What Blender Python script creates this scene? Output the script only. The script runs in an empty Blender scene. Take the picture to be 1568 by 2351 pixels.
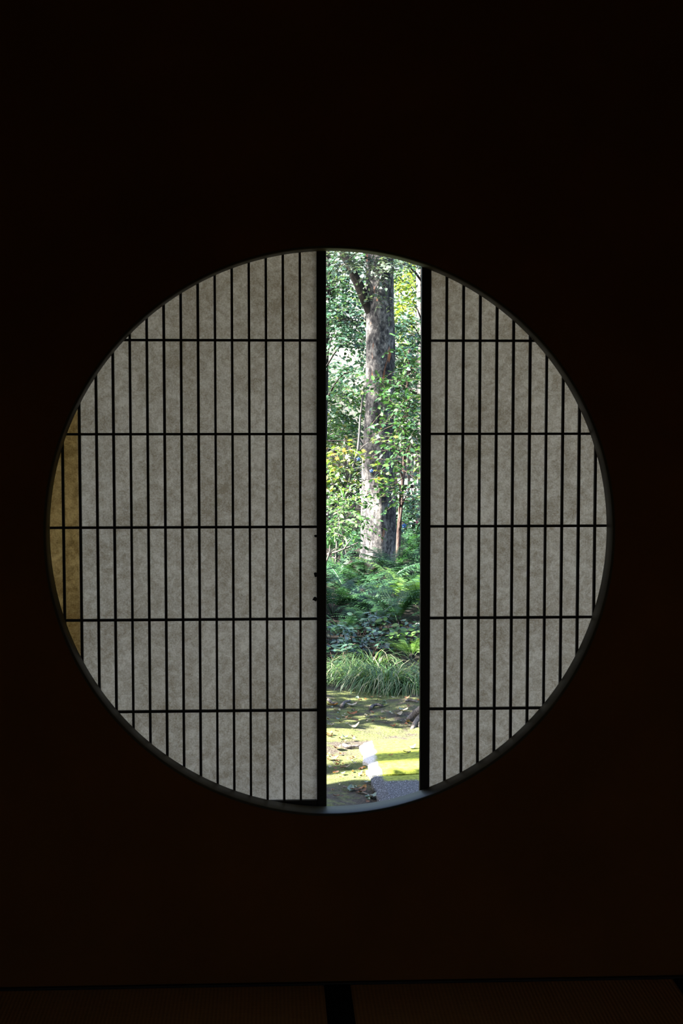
import bpy, math, random
import numpy as np
from mathutils import Vector, Matrix

R = math.radians
S = bpy.context.scene
COL = S.collection

# ------------------------------------------------------------------ camera
FPX = 3500.0                       # focal length in pixels of the 1568 x 2351 frame
CAM = Vector((0.0, 0.0, 1.45))
PITCH, YAW = R(4.143), R(2.709)
cam_d = bpy.data.cameras.new('camera')
cam_d.sensor_fit = 'VERTICAL'
cam_d.sensor_height = 36.0
cam_d.lens = 36.0 * FPX / 2351.0
cam_d.clip_start, cam_d.clip_end = 0.05, 300
cam = bpy.data.objects.new('camera', cam_d)
COL.objects.link(cam)
cam.location = CAM
cam.rotation_euler = (R(90) - PITCH, 0, -YAW)
S.camera = cam
ROT = cam.rotation_euler.to_matrix()

# ------------------------------------------------------------------ sky, sun, exposure
SUN_EL = 42.0
w = bpy.data.worlds.new('world'); S.world = w
w.use_nodes = True
nt = w.node_tree
sky = nt.nodes.new('ShaderNodeTexSky')
sky.sky_type = 'NISHITA'
sky.sun_disc = False
sky.sun_elevation = R(SUN_EL)
sky.sun_rotation = R(261.5)
sky.air_density, sky.dust_density = 1.0, 2.0
bg = nt.nodes['Background']
bg.inputs['Strength'].default_value = 0.80
nt.links.new(sky.outputs[0], bg.inputs['Color'])
sun_d = bpy.data.lights.new('sun', 'SUN')
sun_d.energy = 80.0
sun_d.angle = R(0.53)
sun_d.color = (1.0, 0.95, 0.87)
sun = bpy.data.objects.new('sun', sun_d)
COL.objects.link(sun)
SUN_DIR = Vector((1.0, 0.15, -math.tan(R(SUN_EL)) * 1.011)).normalized()
sun.rotation_euler = SUN_DIR.to_track_quat('-Z', 'Y').to_euler()
sun.location = (-20, -3, 18)
S.view_settings.view_transform = 'Standard'
S.view_settings.look = 'None'
S.view_settings.gamma = 1.0
S.view_settings.use_curve_mapping = False
S.view_settings.exposure = 0.0
S.cycles.use_denoising = True
S.cycles.max_bounces = 14
S.cycles.diffuse_bounces = 8
S.cycles.transmission_bounces = 8
S.cycles.sample_clamp_indirect = 6.0

# ------------------------------------------------------------------ helpers
def at(px, py, Y):
    """the point at depth Y (metres from the viewer, along the wall's normal) seen at a photo pixel"""
    d = ROT @ Vector(((px - 784) / FPX, (1175.5 - py) / FPX, -1.0))
    return CAM + d * (Y / d.y)

def on_z(px, py, z):
    d = ROT @ Vector(((px - 784) / FPX, (1175.5 - py) / FPX, -1.0))
    return CAM + d * ((z - CAM.z) / d.z)

def tag(o, label=None, cat=None, group=None, kind=None):
    if label: o['label'] = label
    if cat: o['category'] = cat
    if group: o['group'] = group
    if kind: o['kind'] = kind
    return o

def empty(name, loc=(0, 0, 0), label=None, cat=None, group=None):
    o = bpy.data.objects.new(name, None)
    o.empty_display_size = 0.1
    o.location = loc
    COL.objects.link(o)
    return tag(o, label, cat, group)

def world_loc(o):
    v = Vector((0, 0, 0))
    while o is not None:
        v += Vector(o.location); o = o.parent
    return v

def link(name, me, parent=None, loc=(0, 0, 0)):
    o = bpy.data.objects.new(name, me)
    o.location = loc
    if parent is not None: o.parent = parent
    COL.objects.link(o)
    return o

class MB:
    def __init__(self): self.v = []; self.f = []
    def add(self, verts, faces):
        n = len(self.v)
        self.v += [tuple(p) for p in verts]
        self.f += [tuple(i + n for i in f) for f in faces]
        return self
    def box(self, x0, x1, y0, y1, z0, z1, b=0.0):
        if b <= 0:
            v = [(x, y, z) for z in (z0, z1) for y in (y0, y1) for x in (x0, x1)]
            return self.add(v, [(0, 2, 3, 1), (4, 5, 7, 6), (0, 1, 5, 4), (2, 6, 7, 3), (0, 4, 6, 2), (1, 3, 7, 5)])
        # chamfered box: three nested rectangles per axis
        v = []; idx = {}
        X, Y, Z = (x0, x1), (y0, y1), (z0, z1)
        for i in (0, 1):
            for j in (0, 1):
                for k in (0, 1):
                    sx, sy, sz = (1, -1)[i], (1, -1)[j], (1, -1)[k]
                    for a in range(3):
                        p = [X[i] + sx * b, Y[j] + sy * b, Z[k] + sz * b]
                        p[a] = (X[i], Y[j], Z[k])[a]
                        idx[i, j, k, a] = len(v); v.append(tuple(p))
        f = []
        for i in (0, 1):
            q = [idx[i, 0, 0, 0], idx[i, 1, 0, 0], idx[i, 1, 1, 0], idx[i, 0, 1, 0]]; f.append(q if i else q[::-1])
            q = [idx[0, i, 0, 1], idx[0, i, 1, 1], idx[1, i, 1, 1], idx[1, i, 0, 1]]; f.append(q if i else q[::-1])
            q = [idx[0, 0, i, 2], idx[1, 0, i, 2], idx[1, 1, i, 2], idx[0, 1, i, 2]]; f.append(q if i else q[::-1])
        for j in (0, 1):
            for k in (0, 1):
                f.append([idx[0, j, k, 1], idx[1, j, k, 1], idx[1, j, k, 2], idx[0, j, k, 2]])
                f.append([idx[j, 0, k, 0], idx[j, 1, k, 0], idx[j, 1, k, 2], idx[j, 0, k, 2]])
                f.append([idx[j, k, 0, 0], idx[j, k, 1, 0], idx[j, k, 1, 1], idx[j, k, 0, 1]])
        for i in (0, 1):
            for j in (0, 1):
                for k in (0, 1):
                    f.append([idx[i, j, k, 0], idx[i, j, k, 1], idx[i, j, k, 2]])
        return self.add(v, f)
    def tube(self, pts, rad, n=8, caps=True, wob=0.0, rng=None):
        pts = [Vector(p) for p in pts]
        m = len(pts)
        rad = [rad] * m if isinstance(rad, (int, float)) else rad
        base = len(self.v)
        up = Vector((0.13, 0.31, 0.94)).normalized()
        t0 = (pts[1] - pts[0]).normalized()
        if abs(t0.dot(up)) > 0.9: up = Vector((1, 0.1, 0))
        x = (up - t0 * up.dot(t0)).normalized()
        for i, p in enumerate(pts):
            t = (pts[min(i + 1, m - 1)] - pts[max(i - 1, 0)]).normalized()
            x = (x - t * x.dot(t)).normalized(); y = t.cross(x)
            for k in range(n):
                a = 2 * math.pi * k / n
                r = rad[i] * (1 + (rng.uniform(-wob, wob) if wob else 0))
                self.v.append(tuple(p + x * (r * math.cos(a)) + y * (r * math.sin(a))))
        for i in range(m - 1):
            for k in range(n):
                a, b = base + i * n + k, base + i * n + (k + 1) % n
                self.f.append((a, b, b + n, a + n))
        if caps:
            self.f.append(tuple(base + k for k in range(n))[::-1])
            self.f.append(tuple(base + (m - 1) * n + k for k in range(n)))
        return self
    def build(self, name, mat, parent=None, smooth=False, origin=None, fix=False):
        me = bpy.data.meshes.new(name)
        off = world_loc(parent) if parent is not None else Vector((0, 0, 0))
        loc = Vector((0, 0, 0))
        if origin is not None:
            loc = Vector(origin) - off; off = Vector(origin)
        me.from_pydata([(p[0] - off.x, p[1] - off.y, p[2] - off.z) for p in self.v], [], self.f)
        if fix:
            import bmesh
            bm = bmesh.new(); bm.from_mesh(me)
            bmesh.ops.recalc_face_normals(bm, faces=bm.faces); bm.to_mesh(me); bm.free()
        me.materials.append(mat)
        if smooth: me.polygons.foreach_set('use_smooth', [True] * len(me.polygons))
        me.update()
        return link(name, me, parent, loc)

def np_mesh(name, V, F, mat, smooth=False):
    """V (n,3) float, F (m,k) int with k = 3 or 4"""
    me = bpy.data.meshes.new(name)
    V = np.ascontiguousarray(V, dtype=np.float32); F = np.ascontiguousarray(F, dtype=np.int32)
    m, k = F.shape
    me.vertices.add(len(V)); me.vertices.foreach_set('co', V.ravel())
    me.loops.add(m * k); me.loops.foreach_set('vertex_index', F.ravel())
    me.polygons.add(m); me.polygons.foreach_set('loop_start', np.arange(0, m * k, k, dtype=np.int32))
    if smooth: me.polygons.foreach_set('use_smooth', np.ones(m, dtype=bool))
    me.materials.append(mat)
    me.update(calc_edges=True)
    return me

# ------------------------------------------------------------------ materials
class NT:
    def __init__(self, name):
        self.m = bpy.data.materials.new(name); self.m.use_nodes = True
        self.t = self.m.node_tree; self.t.nodes.clear()
        self.out = self.t.nodes.new('ShaderNodeOutputMaterial')
    def n(self, typ, **kw):
        nd = self.t.nodes.new('ShaderNode' + typ)
        for k, v in kw.items():
            if k in nd.inputs: self.set(nd, k, v)
            else: setattr(nd, k, v)
        return nd
    def set(self, nd, k, v):
        if hasattr(v, 'is_linked') or isinstance(v, bpy.types.NodeSocket): self.t.links.new(v, nd.inputs[k])
        else: nd.inputs[k].default_value = v
    def coord(self, scale=(1, 1, 1), which='Object'):
        tc = self.n('TexCoord'); mp = self.n('Mapping')
        self.t.links.new(tc.outputs[which], mp.inputs['Vector']); mp.inputs['Scale'].default_value = scale
        return mp.outputs[0]
    def noise(self, vec, scale, detail=4, rough=0.55, dist=0.0):
        nd = self.n('TexNoise'); self.t.links.new(vec, nd.inputs['Vector'])
        nd.inputs['Scale'].default_value = scale; nd.inputs['Detail'].default_value = detail
        nd.inputs['Roughness'].default_value = rough; nd.inputs['Distortion'].default_value = dist
        return nd.outputs['Fac']
    def ramp(self, fac, stops, interp='LINEAR'):
        nd = self.n('ValToRGB'); cr = nd.color_ramp; cr.interpolation = interp
        while len(cr.elements) < len(stops): cr.elements.new(0.5)
        for e, (p, c) in zip(cr.elements, stops):
            e.position = p; e.color = (*c, 1) if len(c) == 3 else c
        self.t.links.new(fac, nd.inputs[0])
        return nd.outputs[0]
    def mix(self, fac, a, b, blend='MIX'):
        nd = self.n('MixRGB'); nd.blend_type = blend
        for i, v in enumerate((fac, a, b)):
            if isinstance(v, bpy.types.NodeSocket): self.t.links.new(v, nd.inputs[i])
            else: nd.inputs[i].default_value = v if i == 0 else (*v, 1)
        return nd.outputs[0]
    def math(self, op, a, b=0.0):
        nd = self.n('Math'); nd.operation = op
        for i, v in enumerate((a, b)):
            if isinstance(v, bpy.types.NodeSocket): self.t.links.new(v, nd.inputs[i])
            else: nd.inputs[i].default_value = v
        return nd.outputs[0]
    def bump(self, h, strength=0.4, dist=0.01):
        nd = self.n('Bump'); nd.inputs['Strength'].default_value = strength; nd.inputs['Distance'].default_value = dist
        self.t.links.new(h, nd.inputs['Height']); return nd.outputs[0]
    def principled(self, color, rough=0.7, spec=0.5, normal=None):
        nd = self.n('BsdfPrincipled')
        if isinstance(color, bpy.types.NodeSocket): self.t.links.new(color, nd.inputs['Base Color'])
        else: nd.inputs['Base Color'].default_value = (*color, 1)
        if isinstance(rough, bpy.types.NodeSocket): self.t.links.new(rough, nd.inputs['Roughness'])
        else: nd.inputs['Roughness'].default_value = rough
        nd.inputs['Specular IOR Level'].default_value = spec
        if normal is not None: self.t.links.new(normal, nd.inputs['Normal'])
        return nd.outputs[0]
    def done(self, shader):
        self.t.links.new(shader, self.out.inputs['Surface']); return self.m

def leaf_mat(name, stops, trans=0.35, rough=0.35, spec=0.5, tcol=(0.92, 1.0, 0.55), k=0.48):
    b = NT(name)
    geo = b.n('NewGeometry'); oi = b.n('ObjectInfo')
    rnd = b.math('FRACT', b.math('ADD', geo.outputs['Random Per Island'], oi.outputs['Random']))
    c = b.ramp(rnd, [(q_, tuple(x_ * k for x_ in c_)) for q_, c_ in stops])
    p = b.principled(c, rough, spec)
    tr = b.n('BsdfTranslucent')
    b.t.links.new(b.mix(1.0, c, tuple(x for x in tcol), 'MULTIPLY'), tr.inputs['Color'])
    ms = b.n('MixShader'); ms.inputs[0].default_value = trans
    b.t.links.new(p, ms.inputs[1]); b.t.links.new(tr.outputs[0], ms.inputs[2])
    return b.done(ms.outputs[0])

def wood_mat(name, c0, c1, scale=(30, 30, 3), rough=0.7, spec=0.3):
    b = NT(name); v = b.coord(scale)
    n = b.noise(v, 2.0, 6, 0.6, 0.4)
    return b.done(b.principled(b.ramp(n, [(0.3, c0), (0.7, c1)]), rough, spec, b.bump(n, 0.25, 0.002)))

def m_plaster(name, c0, c1):
    b = NT(name); v = b.coord()
    n1 = b.noise(v, 3, 5, 0.6); n2 = b.noise(v, 180, 3, 0.6)
    return b.done(b.principled(b.ramp(n1, [(0.3, c0), (0.75, c1)]), 0.95, 0.1, b.bump(n2, 0.35, 0.002)))

M = {}
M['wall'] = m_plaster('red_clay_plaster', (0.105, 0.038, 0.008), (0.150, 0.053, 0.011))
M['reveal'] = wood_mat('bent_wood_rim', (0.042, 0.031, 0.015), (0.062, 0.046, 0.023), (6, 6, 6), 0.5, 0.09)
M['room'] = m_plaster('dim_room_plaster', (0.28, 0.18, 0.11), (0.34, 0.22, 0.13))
M['out_wall'] = m_plaster('outer_plaster', (0.45, 0.40, 0.30), (0.52, 0.46, 0.36))
M['lacquer'] = wood_mat('black_lacquered_wood', (0.010, 0.007, 0.005), (0.022, 0.014, 0.009), (30, 30, 2), 0.6, 0.25)
M['dark_wood'] = wood_mat('smoked_wood', (0.020, 0.012, 0.007), (0.045, 0.026, 0.014), (3, 30, 30))
M['ceil_wood'] = wood_mat('ceiling_boards', (0.16, 0.10, 0.055), (0.24, 0.15, 0.08), (2, 30, 30))

def m_paper(name, c0, c1, tr):
    b = NT(name); v = b.coord()
    big = b.noise(v, 5.5, 4, 0.65); mid = b.noise(v, 42, 4, 0.7, 0.6); fine = b.noise(v, 260, 3, 0.75)
    f = b.math('ADD', b.math('MULTIPLY', big, 0.30), b.math('ADD', b.math('MULTIPLY', mid, 0.34), b.math('MULTIPLY', fine, 0.36)))
    c = b.ramp(f, [(0.41, c0), (0.59, c1)])
    t = b.n('BsdfTranslucent'); b.t.links.new(c, t.inputs['Color'])
    d = b.n('BsdfDiffuse'); b.t.links.new(c, d.inputs['Color'])
    ms = b.n('MixShader'); ms.inputs[0].default_value = tr
    b.t.links.new(d.outputs[0], ms.inputs[1]); b.t.links.new(t.outputs[0], ms.inputs[2])
    return b.done(ms.outputs[0])
M['paper'] = m_paper('shoji_paper', (0.275, 0.196, 0.124), (0.565, 0.440, 0.328), 0.66)
M['paper_yellow'] = m_paper('yellow_paper', (0.68, 0.56, 0.34), (0.94, 0.82, 0.55), 0.92)

def m_tatami():
    b = NT('woven_rush'); v = b.coord()
    wv = b.n('TexWave'); wv.wave_type = 'BANDS'; wv.bands_direction = 'X'
    b.t.links.new(v, wv.inputs['Vector']); wv.inputs['Scale'].default_value = 32; wv.inputs['Distortion'].default_value = 0.6
    wv.inputs['Detail'].default_value = 2
    n = b.noise(b.coord((8, 90, 8)), 3, 4)
    c = b.mix(0.30, b.ramp(n, [(0.25, (0.42, 0.20, 0.055)), (0.75, (0.60, 0.30, 0.085))]), b.ramp(wv.outputs['Fac'], [(0.2, (0.30, 0.15, 0.04)), (0.8, (0.62, 0.31, 0.09))]))
    return b.done(b.principled(c, 0.75, 0.25, b.bump(wv.outputs['Fac'], 0.5, 0.003)))
M['tatami'] = m_tatami()
def m_cloth():
    b = NT('black_border_cloth'); n = b.noise(b.coord(), 400, 2)
    return b.done(b.principled(b.ramp(n, [(0.3, (0.004, 0.004, 0.005)), (0.7, (0.010, 0.010, 0.012))]), 0.95, 0.1))
M['heri'] = m_cloth()

def m_ground():
    b = NT('moss_and_soil'); v = b.coord()
    n1 = b.noise(v, 1.7, 5, 0.62, 0.5); n2 = b.noise(v, 9, 5, 0.65); n3 = b.noise(v, 70, 4, 0.7)
    soil = b.ramp(n3, [(0.3, (0.026, 0.021, 0.016)), (0.7, (0.085, 0.071, 0.056))])
    moss = b.ramp(b.math('ADD', b.math('MULTIPLY', n2, 0.5), b.math('MULTIPLY', n3, 0.5)), [(0.35, (0.030, 0.037, 0.009)), (0.55, (0.095, 0.108, 0.035)), (0.72, (0.19, 0.205, 0.085))])
    f = b.ramp(b.math('ADD', b.math('MULTIPLY', n1, 0.62), b.math('MULTIPLY', n2, 0.38)), [(0.44, (0, 0, 0)), (0.53, (1, 1, 1))])
    c = b.mix(f, soil, moss)
    # leaf mould, darkened to stand in for shade, takes over under the planting (further than 10.3 m)
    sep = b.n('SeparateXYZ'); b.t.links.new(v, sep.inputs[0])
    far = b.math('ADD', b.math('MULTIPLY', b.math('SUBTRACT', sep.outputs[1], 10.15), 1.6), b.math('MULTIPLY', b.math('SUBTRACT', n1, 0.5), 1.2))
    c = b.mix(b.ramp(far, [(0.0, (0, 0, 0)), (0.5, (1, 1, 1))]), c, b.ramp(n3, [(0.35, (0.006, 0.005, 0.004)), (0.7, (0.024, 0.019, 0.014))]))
    return b.done(b.principled(c, 0.95, 0.15, b.bump(b.math('ADD', n3, b.math('MULTIPLY', n2, 0.8)), 0.9, 0.02)))
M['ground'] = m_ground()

def m_slab(name, moss_amt, base0, base1):
    b = NT(name); v = b.coord()
    n1 = b.noise(v, 4.5, 4, 0.6, 0.4); n2 = b.noise(v, 45, 4, 0.65); n3 = b.noise(v, 130, 2, 0.6)
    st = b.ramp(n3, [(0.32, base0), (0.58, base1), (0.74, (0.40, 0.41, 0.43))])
    ms = b.ramp(n2, [(0.3, (0.065, 0.080, 0.004)), (0.7, (0.25, 0.28, 0.032))])
    sep = b.n('SeparateXYZ'); b.t.links.new(v, sep.inputs[0])
    # moss keeps clear of the worn left edge and of the near end of the slab (object space)
    fx = b.math('MULTIPLY', b.math('SUBTRACT', sep.outputs[0], 0.045), 9.0)
    fy = b.math('MULTIPLY', b.math('SUBTRACT', sep.outputs[1], moss_amt), 6.0)
    lim = b.math('MINIMUM', b.math('MINIMUM', fx, fy), 0.35)
    f = b.ramp(b.math('ADD', lim, b.math('MULTIPLY', b.math('ADD', n1, b.math('MULTIPLY', n2, 0.5)), 0.6)), [(0.36, (0, 0, 0)), (0.56, (1, 1, 1))])
    return b.done(b.principled(b.mix(f, st, ms), 0.9, 0.25, b.bump(b.math('ADD', n2, b.math('MULTIPLY', n3, 0.6)), 0.7, 0.008)))
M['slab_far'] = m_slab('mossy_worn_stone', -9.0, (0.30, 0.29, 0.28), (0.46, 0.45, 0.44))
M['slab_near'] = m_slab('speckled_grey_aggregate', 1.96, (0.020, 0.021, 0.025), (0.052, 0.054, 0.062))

def m_bark(name, c0, c1, c2, orange=0.0, sc=1.0):
    b = NT(name); v = b.coord((1, 1, 0.45))
    n1 = b.noise(v, 7 * sc, 6, 0.65, 0.6); n2 = b.noise(b.coord((1, 1, 0.6)), 34 * sc, 5, 0.7, 0.3)
    f = b.math('ADD', b.math('MULTIPLY', n1, 0.5), b.math('MULTIPLY', n2, 0.5))
    c = b.ramp(f, [(0.42, c0), (0.50, c1), (0.60, c2)])
    if orange:
        o = b.noise(v, 5.2, 3, 0.5, 0.5)
        c = b.mix(b.ramp(o, [(0.64, (0, 0, 0)), (0.70, (orange, orange, orange))]), c, (0.42, 0.15, 0.05))
    return b.done(b.principled(c, 0.9, 0.2, b.bump(f, 0.8, 0.02)))
M['bark'] = m_bark('grey_mottled_bark', (0.010, 0.0098, 0.0115), (0.042, 0.040, 0.040), (0.165, 0.155, 0.145), 0.8)
M['bark_dark'] = m_bark('dark_bark', (0.006, 0.005, 0.0045), (0.014, 0.012, 0.010), (0.032, 0.027, 0.022))
M['bark_red'] = m_bark('reddish_brown_bark', (0.030, 0.018, 0.015), (0.060, 0.040, 0.034), (0.10, 0.07, 0.06))
M['bark_pale'] = m_bark('pale_grey_bark', (0.05, 0.045, 0.042), (0.10, 0.093, 0.086), (0.18, 0.17, 0.16))
M['deadwood'] = m_bark('dead_wood', (0.055, 0.045, 0.037), (0.10, 0.086, 0.072), (0.17, 0.15, 0.13), 0, 3)
M['root'] = m_bark('grey_root_bark', (0.045, 0.038, 0.034), (0.10, 0.088, 0.08), (0.19, 0.165, 0.15), 0, 3)
M['picket'] = wood_mat('dark_fence_wood', (0.020, 0.017, 0.015), (0.05, 0.042, 0.036), (30, 30, 3))
M['pale_post'] = wood_mat('pale_weathered_post', (0.55, 0.55, 0.55), (0.75, 0.75, 0.74), (30, 30, 3))
M['gravel'] = m_plaster('pale_gravel', (0.45, 0.43, 0.39), (0.62, 0.60, 0.55))
M['tile_roof'] = m_plaster('grey_roof', (0.08, 0.08, 0.085), (0.13, 0.13, 0.14))

G = {}
G['camellia'] = leaf_mat('glossy_dark_green_leaf', [(0.0, (0.035, 0.10, 0.040)), (0.5, (0.06, 0.16, 0.055)), (0.85, (0.10, 0.24, 0.06)), (1.0, (0.15, 0.30, 0.06))], 0.28, 0.25, 0.9)
G['bright'] = leaf_mat('bright_green_leaf', [(0.0, (0.07, 0.19, 0.06)), (0.5, (0.12, 0.28, 0.09)), (0.9, (0.19, 0.35, 0.11)), (1.0, (0.38, 0.34, 0.10))], 0.42, 0.3, 0.7)
G['teal'] = leaf_mat('blue_green_leaf', [(0.0, (0.04, 0.11, 0.06)), (0.6, (0.07, 0.17, 0.10)), (1.0, (0.11, 0.23, 0.13))], 0.3, 0.27, 0.9)
G['grey'] = leaf_mat('grey_green_leaf', [(0.0, (0.09, 0.14, 0.10)), (0.6, (0.15, 0.21, 0.15)), (1.0, (0.22, 0.27, 0.18))], 0.3, 0.4)
G['yellow'] = leaf_mat('yellowing_maple_leaf', [(0.0, (0.12, 0.26, 0.05)), (0.6, (0.22, 0.34, 0.06)), (0.85, (0.40, 0.40, 0.08)), (0.95, (0.52, 0.36, 0.06)), (1.0, (0.50, 0.20, 0.05))], 0.45, 0.45)
G['lime'] = leaf_mat('yellow_green_leaf', [(0.0, (0.18, 0.32, 0.04)), (0.6, (0.30, 0.44, 0.06)), (1.0, (0.46, 0.48, 0.08))], 0.55, 0.45)
G['dark'] = leaf_mat('deep_green_leaf', [(0.0, (0.02, 0.06, 0.022)), (0.6, (0.035, 0.095, 0.03)), (1.0, (0.06, 0.13, 0.04))], 0.25, 0.35)
G['fern'] = leaf_mat('fern_green', [(0.0, (0.030, 0.095, 0.045)), (0.6, (0.048, 0.14, 0.060)), (1.0, (0.075, 0.19, 0.06))], 0.35, 0.42, 0.4)
G['fern_light'] = leaf_mat('light_fern_green', [(0.0, (0.10, 0.22, 0.05)), (0.6, (0.15, 0.30, 0.07)), (1.0, (0.22, 0.36, 0.08))], 0.4, 0.42, 0.4)
G['ivy'] = leaf_mat('blue_green_ground_leaf', [(0.0, (0.04, 0.10, 0.055)), (0.6, (0.06, 0.145, 0.08)), (1.0, (0.085, 0.18, 0.10))], 0.25, 0.27, 0.9)
G['grass'] = leaf_mat('sedge_green', [(0.0, (0.06, 0.15, 0.05)), (0.45, (0.11, 0.24, 0.07)), (0.72, (0.20, 0.34, 0.12)), (0.9, (0.42, 0.46, 0.26)), (1.0, (0.55, 0.52, 0.32))], 0.35, 0.4, 0.4)  # palest stops stand in for highlights on the blades
G['litter_brown'] = leaf_mat('brown_dead_leaf', [(0, (0.16, 0.075, 0.040)), (0.6, (0.26, 0.12, 0.06)), (1, (0.36, 0.18, 0.09))], 0.15, 0.6, 0.3)
G['litter_tan'] = leaf_mat('pale_tan_dead_leaf', [(0, (0.36, 0.30, 0.20)), (0.6, (0.50, 0.44, 0.32)), (1, (0.62, 0.56, 0.42))], 0.15, 0.6, 0.3)
G['litter_orange'] = leaf_mat('orange_dead_leaf', [(0, (0.42, 0.14, 0.04)), (0.6, (0.52, 0.24, 0.06)), (1, (0.58, 0.34, 0.08))], 0.2, 0.6, 0.3)
G['litter_green'] = leaf_mat('blue_green_fallen_leaf', [(0, (0.20, 0.30, 0.22)), (1, (0.30, 0.40, 0.28))], 0.15, 0.45, 0.4)
G['blue'] = leaf_mat('blue_petal', [(0, (0.04, 0.13, 0.62)), (1, (0.08, 0.22, 0.75))], 0.3, 0.5)
G['pink'] = leaf_mat('pink_petal', [(0, (0.75, 0.12, 0.30)), (1, (0.80, 0.18, 0.36))], 0.3, 0.5)

# ------------------------------------------------------------------ the room
WY, WT = 3.80, 0.075                 # wall face and thickness
CX, CZ, CR = 0.1554, 1.1175, 0.7105    # round opening
RX0, RX1, RY0, RZ1 = -1.632, 1.968, -1.60, 2.62
GZ = -0.50                           # garden level near the house
FZ = -0.033                          # top of the tatami

def round_wall():
    x0, x1, z0, z1 = RX0 - 0.15, RX1 + 0.15, GZ - 0.1, RZ1 + 0.12
    angs = set(2 * math.pi * i / 240 for i in range(240))
    for (x, z) in ((x0, z0), (x1, z0), (x1, z1), (x0, z1)):
        angs.add(math.atan2(z - CZ, x - CX) % (2 * math.pi))
    angs = sorted(angs)
    def edge(a):
        c, s = math.cos(a), math.sin(a); t = 1e9
        if c > 1e-9: t = min(t, (x1 - CX) / c)
        if c < -1e-9: t = min(t, (x0 - CX) / c)
        if s > 1e-9: t = min(t, (z1 - CZ) / s)
        if s < -1e-9: t = min(t, (z0 - CZ) / s)
        return CX + c * t, CZ + s * t
    mb = MB(); n = len(angs)
    V = []
    rb = 0.006
    for a in angs:
        c, s = math.cos(a), math.sin(a); ex, ez = edge(a)
        V += [(ex, WY, ez), (CX + c * (CR + rb), WY, CZ + s * (CR + rb)),
              (CX + c * (CR + rb), WY + WT, CZ + s * (CR + rb)), (ex, WY + WT, ez)]
    F = []
    for i in range(n):
        j = (i + 1) % n
        for k in range(4):
            l = (k + 1) % 4
            F.append((i * 4 + k, j * 4 + k, j * 4 + l, i * 4 + l))
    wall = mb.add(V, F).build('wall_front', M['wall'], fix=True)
    tag(wall, kind='structure')
    rv = MB(); prof = [(CR + rb, WY - 0.0005), (CR + 0.0035, WY - 0.0008), (CR + 0.001, WY + 0.0015), (CR, WY + 0.006), (CR, WY + WT - 0.003), (CR + 0.002, WY + WT), (CR + rb, WY + WT + 0.0005)]
    n = 240; V = []
    for i in range(n):
        a = 2 * math.pi * i / n
        for r, y in prof: V.append((CX + r * math.cos(a), y, CZ + r * math.sin(a)))
    k = len(prof)
    F = [(i * k + q, ((i + 1) % n) * k + q, ((i + 1) % n) * k + q + 1, i * k + q + 1) for i in range(n) for q in range(k - 1)]
    r = rv.add(V, F).build('window_reveal', M['reveal'], wall, smooth=True, fix=True)
    r['label'] = 'thin brown rim lining the round opening'
    return wall
wall_front = round_wall()

def struct(name, mat, *boxes, b=0.0):
    m = MB()
    for bx in boxes: m.box(*bx, b)
    return tag(m.build(name, mat), kind='structure')
DX0, DX1, DZ1 = -0.25, 0.55, 1.85     # unseen doorway added behind the viewer to let fill light into the room
struct('wall_back', M['room'], (RX0 - .15, DX0, RY0 - .12, RY0, GZ, RZ1 + .12), (DX1, RX1 + .15, RY0 - .12, RY0, GZ, RZ1 + .12),
       (DX0, DX1, RY0 - .12, RY0, DZ1, RZ1 + .12), (DX0, DX1, RY0 - .12, RY0, GZ, FZ - 0.055))
struct('trim_3', M['dark_wood'], (DX0, DX0 + .04, RY0 - .11, RY0 - .01, FZ - .055, DZ1), (DX1 - .04, DX1, RY0 - .11, RY0 - .01, FZ - .055, DZ1), (DX0 + .04, DX1 - .04, RY0 - .11, RY0 - .01, DZ1 - .04, DZ1))
struct('wall_left', M['room'], (RX0 - .15, RX0, RY0, WY, GZ, RZ1 + .12))
struct('wall_right', M['room'], (RX1, RX1 + .15, RY0, WY, GZ, RZ1 + .12))
struct('ceiling', M['ceil_wood'], (RX0, RX1, RY0, WY, RZ1, RZ1 + .08))
struct('floor', M['dark_wood'], (RX0, RX1, RY0, WY, FZ - 0.10, FZ - 0.055))
struct('baseboard_front', M['lacquer'], (RX0, RX1, WY - 0.012, WY, FZ - 0.055, FZ + 0.004))
# sliding grooves behind the wall that carry the screens
struct('trim_1', M['dark_wood'], (RX0 - .1, RX1 + .1, WY + WT + .001, WY + WT + .075, 0.350, 0.3825))
struct('trim_2', M['dark_wood'], (RX0 - .1, RX1 + .1, WY + WT + .001, WY + WT + .075, 1.869, 1.915))
# deep eaves over the garden side
def roof():
    m = MB()
    x0, x1 = -3.0, 3.4
    V = []
    for (y, z) in ((-2.6, 2.45), (0.9, 4.1), (5.0, 2.38)):
        for x in (x0, x1):
            V += [(x, y, z), (x, y, z + 0.12)]
    F = []
    for s in (0, 1):
        a = s * 4
        F += [(a, a + 4, a + 6, a + 2), (a + 1, a + 3, a + 7, a + 5), (a, a + 1, a + 5, a + 4), (a + 2, a + 6, a + 7, a + 3)]
    F += [(0, 2, 3, 1), (8, 9, 11, 10)]
    return tag(m.add(V, F).build('roof', M['tile_roof'], fix=True), kind='structure')
roof()

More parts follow.
